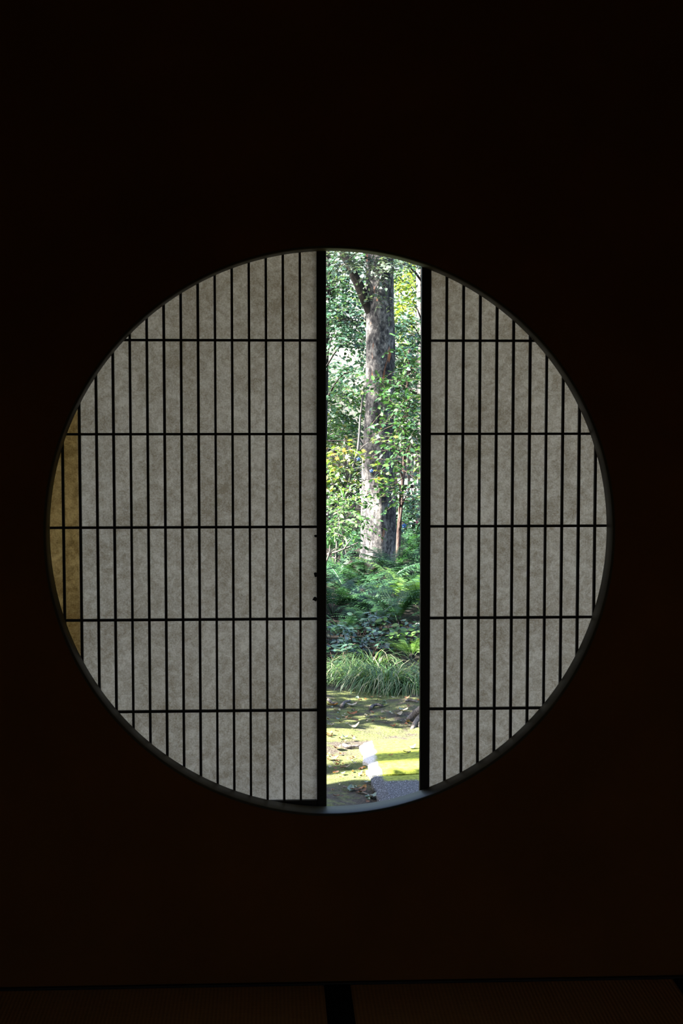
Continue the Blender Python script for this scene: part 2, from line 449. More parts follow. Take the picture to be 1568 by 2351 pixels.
# tatami mats, three rows of four
def tatami(x0, x1, y0, y1, label, group=None):
    e = empty('tatami_mat', ((x0 + x1) / 2, (y0 + y1) / 2, FZ - 0.055), label, 'tatami mat', group)
    g = 0.0008; hw = 0.0335
    MB().box(x0 + hw, x1 - hw, y0 + g, y1 - g, FZ - 0.054, FZ, 0.003).build('woven_surface', M['tatami'], e)
    for a, b in ((x0 + g, x0 + hw), (x1 - hw, x1 - g)):
        h = MB().box(a, b, y0 + g, y1 - g, FZ - 0.0535, FZ + 0.0012, 0.002).build('border', M['heri'], e)
    return e
TX = [RX0 + .9 * i for i in range(5)]
front_lab = ['rush tatami mat by the left side wall below the round window',
             'rush tatami mat under the left half of the round window, black border at right',
             'rush tatami mat under the right half of the round window, black border at left',
             'rush tatami mat by the right side wall below the round window']
for i in range(4):
    tatami(TX[i], TX[i + 1], WY - 0.013 - 1.795, WY - 0.013, front_lab[i], 'tatami mats along the window wall')
for j in (1, 2):
    for i in range(4):
        tatami(TX[i], TX[i + 1], WY - 0.013 - 1.795 * (j + 1), WY - 0.013 - 1.795 * j, 'rush tatami mat deeper in the dark room', 'tatami mats deeper in the room')

# ------------------------------------------------------------------ sliding paper screens
PY = WY + WT + 0.008
def screen(name, xi0, xi1, meeting, label, bars_x, bars_z, z0, z1):
    """xi0..xi1 outer width"""
    e = empty(name, ((xi0 + xi1) / 2, PY + .012, z0), label, 'paper screen', 'paper screens of the round window')
    sw = 0.0245
    for a in (xi0, xi1 - sw):
        MB().box(a, a + sw, PY - 0.004, PY + 0.024, z0, z1, 0.0015).build('stile', M['lacquer'], e)
    MB().box(xi0 + sw, xi1 - sw, PY - 0.002, PY + 0.022, z1 - 0.026, z1, 0.0015).build('rail', M['lacquer'], e)
    MB().box(xi0 + sw, xi1 - sw, PY - 0.002, PY + 0.022, z0, z0 + 0.0365, 0.0015).build('rail', M['lacquer'], e)
    rg = random.Random(5)
    for x in bars_x:
        hw = 0.0031 + rg.uniform(-.0002, .0002)
        MB().box(x - hw, x + hw, PY, PY + 0.012, z0 + .03, z1 - .02, 0.0005).build('vertical_bar', M['lacquer'], e)
    for z in bars_z:
        MB().box(xi0 + sw, xi1 - sw, PY + 0.002, PY + 0.0125, z - .0031, z + .0031, 0.0005).build('cross_bar', M['lacquer'], e)
    # paper: its own sheet glued behind the bars
    nx, nz = 30, 50
    a0, a1, b0, b1 = xi0 + sw - .006, xi1 - sw + .006, z0 + .03, z1 - .02
    V = []; F = []
    for k in (0, 1):
        for j in range(nz + 1):
            for i in range(nx + 1):
                V.append((a0 + (a1 - a0) * i / nx, PY + 0.0128 + .0003 * k + .0, b0 + (b1 - b0) * j / nz))
    for j in range(nz):
        for i in range(nx):
            q = j * (nx + 1) + i
            F.append((q, q + 1, q + nx + 2, q + nx + 1))
    pm = MB().add(V[:(nx + 1) * (nz + 1)], F).build('paper', M['paper'], e)
    return e, (a0, a1, b0, b1)

def XW(px, py=1210): return at(px, py, PY + 0.002).x
def ZW(px, py): return at(px, py, PY + 0.002).z
pitch = (XW(689.5) - XW(145.5)) / 14
xl_end = at(749.5, 1210, PY - 0.004).x
xr_beg = at(966.5, 1210, PY - 0.004).x
left_bars = [XW(145.5) + pitch * i for i in range(-2, 15)]
right_bars = [XW(1023.5) + pitch * i for i in range(0, 17)]
zc = ZW(420, 1211); dz = (ZW(500, 781) - ZW(500, 1633)) / 4
zs = [zc + dz * k for k in (2, 1, 0, -1, -2)]
PZ0, PZ1 = 0.383, 1.868
SL, SLrect = screen('sliding_screen', left_bars[0] - pitch - 0.02, xl_end, 'r', 'left sliding paper screen, dark lattice over mottled paper, yellower strip at its far edge', left_bars, zs, PZ0, PZ1)
SR, SRrect = screen('sliding_screen', xr_beg, right_bars[-1] + pitch + 0.02, 'l', 'right sliding paper screen, narrower visible part right of the garden gap', right_bars, zs, PZ0, PZ1)
# a second, yellower sheet on the outside of the left screen
x_e = XW(180.5)
ys = MB().box(SLrect[0], x_e, PY + 0.0135, PY + 0.0139, PZ0 + .04, PZ1 - .03).build('paper_strip', M['paper_yellow'], SL)
ys['label'] = 'yellower second strip of paper at the left edge'
# torn flaps of paper beside the meeting stile
for (px, py, wx, hz) in ((725, 1231, .006, .010), (725, 1319, .0055, .017), (724, 1375, .008, .014)):
    p = at(px, py, PY + .010); rg = random.Random(py)
    V = []; n = 9
    for k in range(n):
        a = 2 * math.pi * k / n
        rr = rg.uniform(.55, 1.1)
        V += [(p.x + wx * rr * math.cos(a), PY + .0095, p.z + hz * .5 * rr * math.sin(a)), (p.x + wx * rr * math.cos(a), PY + .0118, p.z + hz * .5 * rr * math.sin(a))]
    F = [(2 * k, (2 * k + 2) % (2 * n), (2 * k + 3) % (2 * n), 2 * k + 1) for k in range(n)] + [tuple(range(0, 2 * n, 2)), tuple(range(1, 2 * n, 2))[::-1]]
    fl = MB().add(V, F).build('torn_flap', M['lacquer'], SL, fix=True)
    fl['label'] = 'small dark torn bit of paper by the stile'

# ------------------------------------------------------------------ the ground
def sst(a, b, x):
    t = min(1, max(0, (x - a) / (b - a))); return t * t * (3 - 2 * t)
def gz(x, y):
    z = GZ + sst(10.2, 13.2, y) * 0.15 + sst(13.2, 17, y) * 0.10
    z += 0.012 * math.sin(x * 3.1 + y * 1.7) * math.sin(y * 2.3 - x * .9) + 0.008 * math.sin(x * 7.3 - y * 5.1)
    z += 0.10 * sst(24, 60, y)
    return z
def ground():
    rg = np.random.RandomState(3)
    xs = np.concatenate([np.linspace(-45, -3, 22)[:-1], np.linspace(-3, 4.5, 150), np.linspace(4.5, 45, 22)[1:]])
    ys = np.concatenate([np.linspace(-12, 4, 10)[:-1], np.linspace(4, 12, 170), np.linspace(12, 20, 40)[1:], np.linspace(20, 70, 22)[1:]])
    X, Y = np.meshgrid(xs, ys)
    Z = np.vectorize(gz)(X, Y)
    fine = (X > -3) & (X < 4.5) & (Y > 4) & (Y < 12)
    Z = Z + np.where(fine, rg.uniform(-.006, .006, X.shape), 0)
    V = np.stack([X.ravel(), Y.ravel(), Z.ravel()], 1)
    nx, ny = len(xs), len(ys)
    i, j = np.meshgrid(np.arange(nx - 1), np.arange(ny - 1))
    q = (j * nx + i).ravel()
    F = np.stack([q, q + 1, q + nx + 1, q + nx], 1)
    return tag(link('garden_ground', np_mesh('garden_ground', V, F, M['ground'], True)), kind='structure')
ground()
# pale gravel path far behind the fence
def path():
    m = MB(); V = []; n = 40
    for i in range(n + 1):
        x = -30 + 60 * i / n
        V += [(x, 26.0, gz(x, 26) + .03), (x, 33.0, gz(x, 33) + .03)]
    F = [(2 * i, 2 * i + 2, 2 * i + 3, 2 * i + 1) for i in range(n)]
    return tag(m.add(V, F).build('path', M['gravel']), kind='structure')
path()

# ------------------------------------------------------------------ paving stones
SZ = GZ + 0.042
def stone(x0, x1, y0, y1, mat, label, seed):
    e = empty('paving_stone', (x0, y0, GZ), label, 'paving stone', 'paving stones of the garden path')
    rg = random.Random(seed)
    # top grid with ragged, chipped rim
    nx, ny = 26, 30
    def edge_j(t, s): return 0.010 * math.sin(t * 17 + s) + 0.007 * math.sin(t * 41 + 2 * s) + 0.004 * math.sin(t * 93 + s)
    V = []; F = []
    for j in range(ny + 1):
        for i in range(nx + 1):
            u, v = i / nx, j / ny
            x = x0 + (x1 - x0) * u; y = y0 + (y1 - y0) * v
            x += edge_j(v, seed) * (1 - u) ** 3; y += edge_j(u, seed + 2) * (v ** 6)
            d = min(u * (x1 - x0), (1 - u) * (x1 - x0), v * (y1 - y0), (1 - v) * (y1 - y0))
            z = SZ - 0.014 * math.exp(-d / 0.012) - .004 * rg.random() - .006 * math.exp(-(u * (x1 - x0)) / .06)
            V.append((x, y, z))
    for j in range(ny):
        for i in range(nx):
            q = j * (nx + 1) + i
            F.append((q, q + 1, q + nx + 2, q + nx + 1))
    rim = [i for i in range(nx + 1)] + [(j + 1) * (nx + 1) + nx for j in range(ny)] + [ny * (nx + 1) + i for i in range(nx - 1, -1, -1)] + [j * (nx + 1) for j in range(ny - 1, 0, -1)]
    b = len(V)
    for q in rim: V.append((V[q][0] + (-.006 if q % (nx + 1) == 0 else 0), V[q][1], SZ - 0.025 + rg.uniform(-.006, .006)))
    for q in rim: V.append((V[q][0], V[q][1], GZ - 0.05))
    n = len(rim)
    for k in range(n):
        l = (k + 1) % n
        F.append((rim[l], rim[k], b + k, b + l)); F.append((b + l, b + k, b + n + k, b + n + l))
    MB().add(V, F).build('stone_slab', mat, e, smooth=False, fix=True)
    return e
pc = on_z(829, 1695, SZ); pj = on_z(850, 1772, SZ)
XE = pc.x + 0.004
YB, YJ = pc.y, pj.y
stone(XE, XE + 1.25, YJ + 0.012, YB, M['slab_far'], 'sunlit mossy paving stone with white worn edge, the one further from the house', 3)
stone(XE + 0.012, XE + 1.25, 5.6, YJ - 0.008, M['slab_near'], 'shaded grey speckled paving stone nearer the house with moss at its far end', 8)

# ------------------------------------------------------------------ leaf geometry
OVATE = (np.array([[0, 0, 0], [.28, .26, .05], [.30, 0, -.03], [.28, -.26, .05], [.66, .22, .04], [.68, 0, -.02], [.66, -.22, .04], [1, 0, -.07]]),
         np.array([[0, 2, 1, 1], [0, 3, 2, 2], [1, 2, 5, 4], [2, 3, 6, 5], [4, 5, 7, 7], [5, 6, 7, 7]]))
LANCE = (np.array([[0, 0, 0], [.3, .15, .03], [.32, 0, -.02], [.3, -.15, .03], [.66, .12, .0], [.68, 0, -.05], [.66, -.12, .0], [1, 0, -.14]]), OVATE[1])
def maple_t():
    V = [[0.30, 0, 0]]; ang = [180, 140, 112, 88, 62, 38, 20, 0, -20, -38, -62, -88, -112, -140]
    rad = [.10, .45, .24, .62, .30, .70, .36, .85, .36, .70, .30, .62, .24, .45]
    for a, r in zip(ang, rad): V.append([.30 + r * math.cos(R(a)) * .82, r * math.sin(R(a)) * .82, -.10 * r * r])
    n = len(ang)
    return np.array(V), np.array([[0, 1 + (k + 1) % n, 1 + k, 1 + k] for k in range(n)])
MAPLE = maple_t()
TEMPL = {'ovate': OVATE, 'lance': LANCE, 'maple': MAPLE}

def tri_faces(F):
    out = []
    for f in F:
        if f[2] == f[3]: out.append(f[:3])
        else: out += [[f[0], f[1], f[2]], [f[0], f[2], f[3]]]
    return np.array(out)

def leaf_frames(clusters, rg, leaf, twig=(.22, .45), nl=(7, 12), flat=0.55):
    """clusters: (centre, radii, number of twigs). returns list of twig polylines and leaf frames (p, dx, dn, s)"""
    twigs, P, DX, DN, SC = [], [], [], [], []
    for c, r, nt_ in clusters:
        c = np.array(c); r = np.array(r)
        for _ in range(nt_):
            while True:
                u = rg.uniform(-1, 1, 3)
                if u @ u <= 1: break
            p0 = c + u * r
            d = u * np.array([1, 1, .35]) + rg.normal(0, .55, 3) * np.array([1, 1, .5])
            d /= np.linalg.norm(d) + 1e-9
            L = rg.uniform(*twig); n = rg.randint(*nl)
            droop = rg.uniform(.05, .5)
            pts = [p0 + d * L * t - np.array([0, 0, droop * L * t * t]) for t in np.linspace(0, 1, 4)]
            twigs.append(pts)
            for k in range(n):
                t = (k + .6) / n
                p = p0 + d * L * t - np.array([0, 0, droop * L * t * t])
                td = d - np.array([0, 0, 2 * droop * t]); td /= np.linalg.norm(td)
                side = np.cross(td, [0, 0, 1.0]); side /= np.linalg.norm(side) + 1e-6
                sg = 1 if k % 2 else -1
                dx = td * rg.uniform(.25, .8) + side * sg * rg.uniform(.6, 1) + rg.normal(0, .25, 3)
                if k == n - 1: dx = td + rg.normal(0, .2, 3)
                dx /= np.linalg.norm(dx)
                up = np.array([0, 0, 1.0]) + rg.normal(0, flat, 3)
                dn = up - dx * (up @ dx); dn /= np.linalg.norm(dn) + 1e-6
                P.append(p); DX.append(dx); DN.append(dn); SC.append(leaf * rg.uniform(.65, 1.2))
    return twigs, np.array(P), np.array(DX), np.array(DN), np.array(SC)

def leaves_mesh(name, P, DX, DN, SC, kind, mat, off, width=1.0):
    T, F = TEMPL[kind]; F3 = tri_faces(F)
    DY = np.cross(DN, DX)
    V = P[:, None, :] + SC[:, None, None] * (T[None, :, 0:1] * DX[:, None, :] + width * T[None, :, 1:2] * DY[:, None, :] + T[None, :, 2:3] * DN[:, None, :])
    k = len(T)
    FF = (F3[None] + (np.arange(len(P)) * k)[:, None, None]).reshape(-1, 3)
    return np_mesh(name, V.reshape(-1, 3) - np.array(off), FF, mat)

ONE_LEAF = {}
def one_leaf(kind, mat):
    key = (kind, mat.name)
    if key not in ONE_LEAF:
        T, F = TEMPL[kind]
        ONE_LEAF[key] = np_mesh('leaf', T, tri_faces(F), mat)
    return ONE_LEAF[key]

def in_gap(P):
    """which points lie behind the gap between the screens, seen from around the middle of the room"""
    C = np.array(CAM); t = (3.9 - C[1]) / (P[:, 1] - C[1])
    x = C[0] + (P[:, 0] - C[0]) * t; z = C[2] + (P[:, 2] - C[2]) * t
    return (x > xl_end - .02) & (x < xr_beg + .02) & (z > .40) & (z < 1.85)

def smooth_line(pts, n=12):
    """Catmull-Rom through points"""
    pts = [np.array(p, float) for p in pts]
    if len(pts) == 2: return [pts[0] + (pts[1] - pts[0]) * t for t in np.linspace(0, 1, 4)]
    P = [2 * pts[0] - pts[1]] + pts + [2 * pts[-1] - pts[-2]]
    out = []
    per = max(2, n // (len(pts) - 1))
    for i in range(1, len(P) - 2):
        for k in range(per):
            t = k / per
            out.append(.5 * ((2 * P[i]) + (-P[i - 1] + P[i + 1]) * t + (2 * P[i - 1] - 5 * P[i] + 4 * P[i + 1] - P[i + 2]) * t * t + (-P[i - 1] + 3 * P[i] - 3 * P[i + 1] + P[i + 2]) * t ** 3))
    out.append(pts[-1])
    return out

def tree(name, label, cat, trunk, r0, r1, clusters, leaf, kind, gmat, bmat, seed, parts=0, group=None, twig=(.22, .45), nl=(7, 12), width=1.0, limbs=(), branch_r=.012, flat=.55, twig_r=.0022):
    """trunk: list of points from the base up"""
    rg = np.random.RandomState(seed); rr = random.Random(seed)
    e = empty(name, trunk[0], label, cat, group)
    pts = smooth_line(trunk, 14); m = len(pts)
    rad = [r0 + (r1 - r0) * (i / (m - 1)) for i in range(m)]
    MB().tube(pts, rad, 8, wob=.08, rng=rr).build('trunk', bmat, e, smooth=True)
    tp = np.array(pts)
    for lp, lr0, lr1 in limbs:
        q = smooth_line(lp, 10); k = len(q)
        MB().tube(q, [lr0 + (lr1 - lr0) * i / (k - 1) for i in range(k)], 8, wob=.08, rng=rr).build('branch', bmat, e, smooth=True)
    for c, r, nt_ in clusters:
        c = np.array(c, float)
        i = int(np.argmin(np.linalg.norm(tp - (c - np.array([0, 0, .25])), axis=1)))
        a = tp[i]; mid = (a + c) / 2 + np.array([0, 0, .12 * np.linalg.norm(c - a)])
        q = smooth_line([a, mid, c], 6); k = len(q)
        MB().tube(q, [branch_r * (1 - .65 * t / (k - 1)) for t in range(k)], 5).build('branch', bmat, e, smooth=True)
    twigs, P, DX, DN, SC = leaf_frames(clusters, rg, leaf, twig, nl, flat)
    tm = MB()
    for t in twigs: tm.tube(t, [twig_r, twig_r * .85, twig_r * .7, twig_r * .4], 3, caps=False)
    tag(tm.build('twigs', bmat, e), kind='stuff')
    keep = np.ones(len(P), bool)
    if parts:
        vis = np.where(in_gap(P))[0]
        vis = vis[np.argsort(P[vis, 1])][:parts]
        keep[vis] = False
        me = one_leaf(kind, gmat); base = Vector(trunk[0])
        for i in vis:
            o = bpy.data.objects.new('leaf', me)
            dx, dn = Vector(DX[i]), Vector(DN[i]); dy = dn.cross(dx)
            s = float(SC[i])
            mt = Matrix.Identity(4)
            for a_, (v, f) in enumerate(((dx, s), (dy, s * width), (dn, s))):
                for b_ in range(3): mt[b_][a_] = v[b_] * f
            mt.translation = Vector(P[i]) - base
            o.parent = e; o.matrix_local = mt
            COL.objects.link(o)
    if keep.any():
        me = leaves_mesh('foliage', P[keep], DX[keep], DN[keep], SC[keep], kind, gmat, trunk[0], width)
        tag(link('foliage', me, e), kind='stuff')
    return e

def base_at(px, Y, dy=0):
    x = at(px, 1200, Y).x
    return (x, Y, gz(x, Y) - .03)

# ------------------------------------------------------------------ the big trunk
def big_tree():
    TY = 16.0
    b = base_at(870, TY)
    e = empty('tree', b, 'tall grey-barked tree with thick mottled trunk standing among the ferns', 'tree')
    rows = [(-.53, 870, 47), (-.30, 870, 43), (0.0, 870, 41), (.35, 869, 40), (.75, 868, 38), (1.1, 868, 34), (1.5, 871, 33), (2.0, 872, 33), (2.5, 871, 32), (3.0, 870, 31.5), (3.6, 868, 31), (4.4, 865, 29), (5.4, 862, 26), (6.6, 860, 20)]
    n = 40; V = []; F = []
    rows2 = []
    for a, c in zip(rows[:-1], rows[1:]):
        k = max(2, int((c[0] - a[0]) / .055))
        for t in range(k):
            f = t / k; rows2.append(tuple(a[q] + (c[q] - a[q]) * f for q in range(3)))
    rows2.append(rows[-1])
    rg = random.Random(4)
    for (z, px, rpx) in rows2:
        x = at(px, 1200, TY).x; r = rpx * TY / FPX
        for k in range(n):
            a = 2 * math.pi * k / n
            rr = r * (1 + .030 * math.sin(3 * a + z * 1.3) + .02 * math.sin(7 * a - z * 2.1) + .012 * math.sin(13 * a + 5 * z) + rg.uniform(-.010, .010))
            if z < -.1: rr *= 1 + .25 * (-.1 - z) * (1 + .6 * math.sin(5 * a))
            V.append((x + rr * math.cos(a), TY + rr * math.sin(a), z))
    m = len(rows2)
    for i in range(m - 1):
        for k in range(n):
            F.append((i * n + k, i * n + (k + 1) % n, (i + 1) * n + (k + 1) % n, (i + 1) * n + k))
    F.append(tuple((m - 1) * n + k for k in range(n)))
    MB().add(V, F).build('trunk', M['bark'], e, smooth=True)
    # limb leaving the trunk to the upper left, darker bark standing in for its shade
    rr = random.Random(8)
    q = smooth_line([at(868, 752, TY), at(846, 706, TY - .05), at(820, 648, TY - .1), at(804, 612, TY - .1), at(785, 575, TY), at(760, 520, TY + .1)], 15)
    MB().tube(q, [.062 - .0018 * i for i in range(len(q))], 10, wob=.08, rng=rr).build('branch', M['bark_dark'], e, smooth=True)
    # small white tag nailed to the bark
    p = at(870, 663, TY); r = 31.5 * TY / FPX
    t = MB().box(p.x - .026, p.x + .026, TY - r - .012, TY - r - .004, p.z - .013, p.z + .013, .002).build('tag', M['pale_post'], e)
    t['label'] = 'small white tag on the bark'
    # upper crown
    rg = np.random.RandomState(21)
    cl = [((b[0] + dx, TY + dy, z), (rx, rx, .55), nt_) for dx, dy, z, rx, nt_ in
          ((-.9, -.5, 4.9, .9, 34), (.9, -.4, 5.2, .9, 34), (.1, .9, 5.6, 1.0, 34), (0, 0, 6.9, 1.2, 50), (-1.3, .5, 5.9, .8, 26), (1.4, .5, 6.1, .8, 26))]
    sk = Vector((b[0], TY, 4.2))
    for c, r_, n_ in cl:
        z0 = min(6.2, c[2] - .5)
        q = smooth_line([(at(866, 1200, TY).x, TY, z0), ((b[0] + c[0]) / 2, (TY + c[1]) / 2, c[2] - .1), c], 8)
        MB().tube(q, [.06 - .0055 * i for i in range(len(q))], 6).build('branch', M['bark_dark'], e, smooth=True)
    tw, P, DX, DN, SC = leaf_frames(cl, rg, .085, (.35, .7), (8, 14))
    tag(link('foliage', leaves_mesh('foliage', P, DX, DN, SC, 'ovate', G['dark'], b), e), kind='stuff')
    # low sprays of grey-green leaves across the top of the visible trunk
    cl = [(at(px, py, 15.4), (rx, .22, rz), n_) for px, py, rx, rz, n_ in
          ((800, 596, .13, .04, 14), (850, 604, .15, .04, 18), (900, 596, .13, .045, 16), (930, 610, .10, .05, 12), (780, 588, .12, .03, 10), (868, 684, .08, .015, 3), (893, 690, .06, .015, 3), (872, 615, .10, .04, 9))]
    for c, r_, n_ in cl:
        c = Vector(c)
        if n_ < 5: continue
        q = smooth_line([(b[0], TY - .05, c.z + .22), (Vector((b[0], TY, c.z + .3)) + c) / 2, c], 6)
        MB().tube(q, [.014 - .0012 * i for i in range(len(q))], 5).build('branch', M['bark_dark'], e, smooth=True)
    tw, P, DX, DN, SC = leaf_frames(cl, rg, .055, (.18, .36), (8, 13), .35)
    tm = MB()
    for t in tw: tm.tube(t, .002, 3, caps=False)
    tag(tm.build('twigs', M['bark_dark'], e), kind='stuff')
    vis = np.where(in_gap(P))[0]; vis = vis[np.argsort(P[vis, 1])][:120]
    keep = np.ones(len(P), bool); keep[vis] = False
    me = one_leaf('ovate', G['grey'])
    for i in vis:
        o = bpy.data.objects.new('leaf', me); dx, dn = Vector(DX[i]), Vector(DN[i]); dy = dn.cross(dx); s = float(SC[i])
        mt = Matrix.Identity(4)
        for a_, v in enumerate((dx, dy, dn)):
            for b_ in range(3): mt[b_][a_] = v[b_] * s
        mt.translation = Vector(P[i]) - Vector(b); o.parent = e; o.matrix_local = mt; COL.objects.link(o)
    tag(link('foliage', leaves_mesh('foliage', P[keep], DX[keep], DN[keep], SC[keep], 'ovate', G['grey'], b), e), kind='stuff')
big_tree()

def C(px, py, Y, rx, rz, n, ry=None):
    p = at(px, py, Y); k = Y / FPX
    return (p, (rx * k, (ry or .3), rz * k), n)

# ------------------------------------------------------------------ trees and shrubs around the trunk
tree('evergreen_tree', 'dark blue-green evergreen left of the thick trunk, sprays hanging beside it', 'tree',
     [base_at(735, 17.6), at(742, 1000, 17.6), at(750, 700, 17.6), at(758, 480, 17.7)], .05, .03,
     [C(775, 640, 17.3, 26, 26, 34), C(770, 700, 17.2, 28, 22, 34), C(805, 735, 17.0, 24, 18, 30), C(770, 760, 17.1, 24, 14, 22), C(810, 790, 16.9, 24, 22, 34), C(815, 850, 16.9, 20, 24, 30), C(770, 610, 17.5, 24, 20, 24), C(815, 600, 17.3, 20, 16, 12)],
     .062, 'ovate', G['teal'], M['bark_dark'], 31, parts=160)
tree('broadleaf_tree', 'bright green sunlit tree behind the left side of the trunk, white sky beside it', 'tree',
     [base_at(850, 20.5), at(848, 1050, 20.5), at(850, 850, 20.5), at(852, 650, 20.6)], .05, .025,
     [C(800, 905, 20.3, 40, 30, 40), C(765, 945, 20.2, 30, 40, 40), C(800, 985, 20.2, 30, 20, 30), C(805, 700, 20.6, 26, 20, 16), C(820, 650, 20.7, 20, 20, 12), C(765, 900, 20.0, 22, 14, 16)],
     .075, 'ovate', G['bright'], M['bark_pale'], 32, parts=120)
tree('glossy_shrub', 'glossy camellia-like evergreen right of the trunk, sunlit leaves crossing its bark', 'shrub',
     [base_at(912, 15.6), at(918, 1180, 15.6), at(928, 1060, 15.6), at(932, 940, 15.6), at(940, 800, 15.7)], .026, .012,
     [C(925, 800, 15.4, 28, 16, 13), C(945, 840, 15.3, 22, 26, 18), C(922, 880, 15.2, 28, 24, 24), C(945, 915, 15.2, 22, 22, 20), C(915, 930, 15.0, 30, 16, 24), C(935, 975, 15.0, 28, 20, 26), C(928, 1025, 15.0, 22, 20, 18), C(955, 1010, 15.1, 16, 20, 12), C(903, 1060, 14.9, 14, 12, 7), C(918, 1112, 14.9, 16, 10, 8), C(940, 1140, 15.1, 20, 16, 12)],
     .064, 'ovate', G['camellia'], M['bark_red'], 33, parts=280, limbs=[([at(914, 1240, 15.7), at(920, 1190, 15.5), at(924, 1130, 15.5)], .016, .010), ([at(905, 1112, 15.1), at(921, 1100, 15.2), at(930, 1085, 15.3), at(929, 1068, 15.4)], .006, .010)])
tree('evergreen_tree', 'blue-green leafy tree behind the right side of the trunk below yellow-green sprays', 'tree',
     [base_at(1000, 18.2), at(990, 1000, 18.2), at(975, 800, 18.2), at(970, 600, 18.2)], .05, .03,
     [C(940, 740, 18, 24, 18, 20), C(930, 770, 17.8, 26, 14, 20), C(930, 608, 18, 14, 12, 16), C(912, 600, 18, 14, 12, 12), C(945, 690, 18.2, 22, 10, 10), C(930, 840, 17.9, 26, 20, 24), C(935, 930, 18, 30, 30, 30)],
     .062, 'ovate', G['teal'], M['bark_dark'], 34, parts=100)
tree('broadleaf_tree', 'yellow-green backlit tree with grey trunk at the right edge of the gap', 'tree',
     [base_at(972, 20.1), at(971, 1000, 20.1), at(969, 750, 20.1), at(966, 560, 20.1)], .080, .065,
     [C(930, 655, 20.8, 28, 24, 34), C(925, 700, 20.8, 26, 18, 26), C(945, 630, 20.8, 24, 20, 24), C(915, 745, 20.8, 22, 18, 18), C(950, 760, 20.8, 22, 18, 18), C(1010, 640, 21, 40, 40, 40)],
     .075, 'ovate', G['lime'], M['bark_pale'], 35, parts=80)
tree('maple_sapling', 'slender maple with yellowing leaves left of the trunk, pale thin stem', 'tree',
     [base_at(786, 15.3), at(791, 1180, 15.3), at(800, 1110, 15.3), at(822, 1030, 15.4), at(827, 960, 15.4), at(836, 885, 15.4)], .018, .009,
     [C(772, 1022, 15.1, 20, 6, 8, .25), C(800, 1028, 15.0, 22, 6, 7, .25), C(762, 1070, 15.0, 16, 12, 6, .25), C(790, 1062, 15.0, 22, 7, 7, .25), C(776, 1100, 15.0, 20, 10, 6, .25), C(765, 1125, 15.0, 14, 10, 7, .25), C(868, 1098, 14.9, 12, 8, 5, .12), C(845, 1016, 15.0, 14, 4, 3, .12), C(838, 1076, 14.9, 10, 5, 3, .12), C(755, 1045, 15.0, 14, 8, 6, .25)],
     .062, 'maple', G['yellow'], M['bark_pale'], 36, parts=150, twig=(.14, .28), nl=(5, 9), branch_r=.007)
tree('leafy_shrub', 'low light green shrub left of the trunk above the dead branches', 'shrub',
     [base_at(770, 15.0), at(775, 1230, 14.9), at(785, 1150, 14.8)], .014, .008,
     [C(775, 1160, 14.7, 26, 20, 22, .25), C(793, 1165, 14.6, 20, 20, 18, .25), C(770, 1205, 14.5, 24, 18, 18, .25), C(792, 1215, 14.6, 20, 20, 16, .25), C(800, 1140, 14.8, 12, 12, 6, .2), C(745, 1180, 14.7, 26, 24, 18, .25)],
     .055, 'lance', G['bright'], M['bark_pale'], 37, parts=150, width=1.5)
tree('leafy_shrub', 'dark leafy shrub right of the trunk behind the reddish stem', 'shrub',
     [base_at(955, 16.8), at(952, 1230, 16.8), at(948, 1150, 16.7)], .016, .008,
     [C(945, 1120, 16.6, 22, 16, 14, .25), C(950, 1160, 16.6, 20, 18, 18, .25), C(938, 1190, 16.5, 18, 16, 16, .25), C(965, 1200, 16.5, 18, 20, 16, .25), C(985, 1150, 16.7, 22, 30, 20, .25)],
     .055, 'ovate', G['teal'], M['bark_dark'], 38, parts=90)

tree('evergreen_tree', 'deep green evergreen farther back, dark leaves standing in for shaded gaps left of the trunk', 'tree',  # dark foliage layer added to imitate shade deep between the bright leaves
     [base_at(712, 21.8), at(715, 1050, 21.8), at(722, 800, 21.8), at(730, 600, 21.8)], .07, .04,
     [C(775, 985, 21.6, 36, 20, 40), C(775, 1105, 21.6, 36, 28, 60), C(800, 1080, 21.5, 30, 20, 40), C(818, 765, 21.6, 14, 20, 20), C(775, 640, 21.6, 40, 50, 130), C(780, 725, 21.6, 36, 26, 70), C(700, 900, 21.8, 40, 80, 60)],
     .080, 'ovate', G['dark'], M['bark_dark'], 39)
tree('evergreen_tree', 'deep green evergreen farther back, dark leaves standing in for shaded gaps right of the trunk', 'tree',  # same on the right: dark leaves in place of shaded depth
     [base_at(1000, 22.6), at(1000, 1050, 22.6), at(985, 800, 22.6), at(975, 600, 22.6)], .07, .04,
     [C(925, 880, 22.4, 36, 34, 80), C(945, 820, 22.4, 34, 30, 70), C(930, 960, 22.4, 36, 24, 60), C(950, 740, 22.4, 26, 22, 26), C(935, 1180, 22.4, 34, 30, 40), C(1030, 850, 22.6, 40, 80, 60)],
     .080, 'ovate', G['dark'], M['bark_dark'], 40)

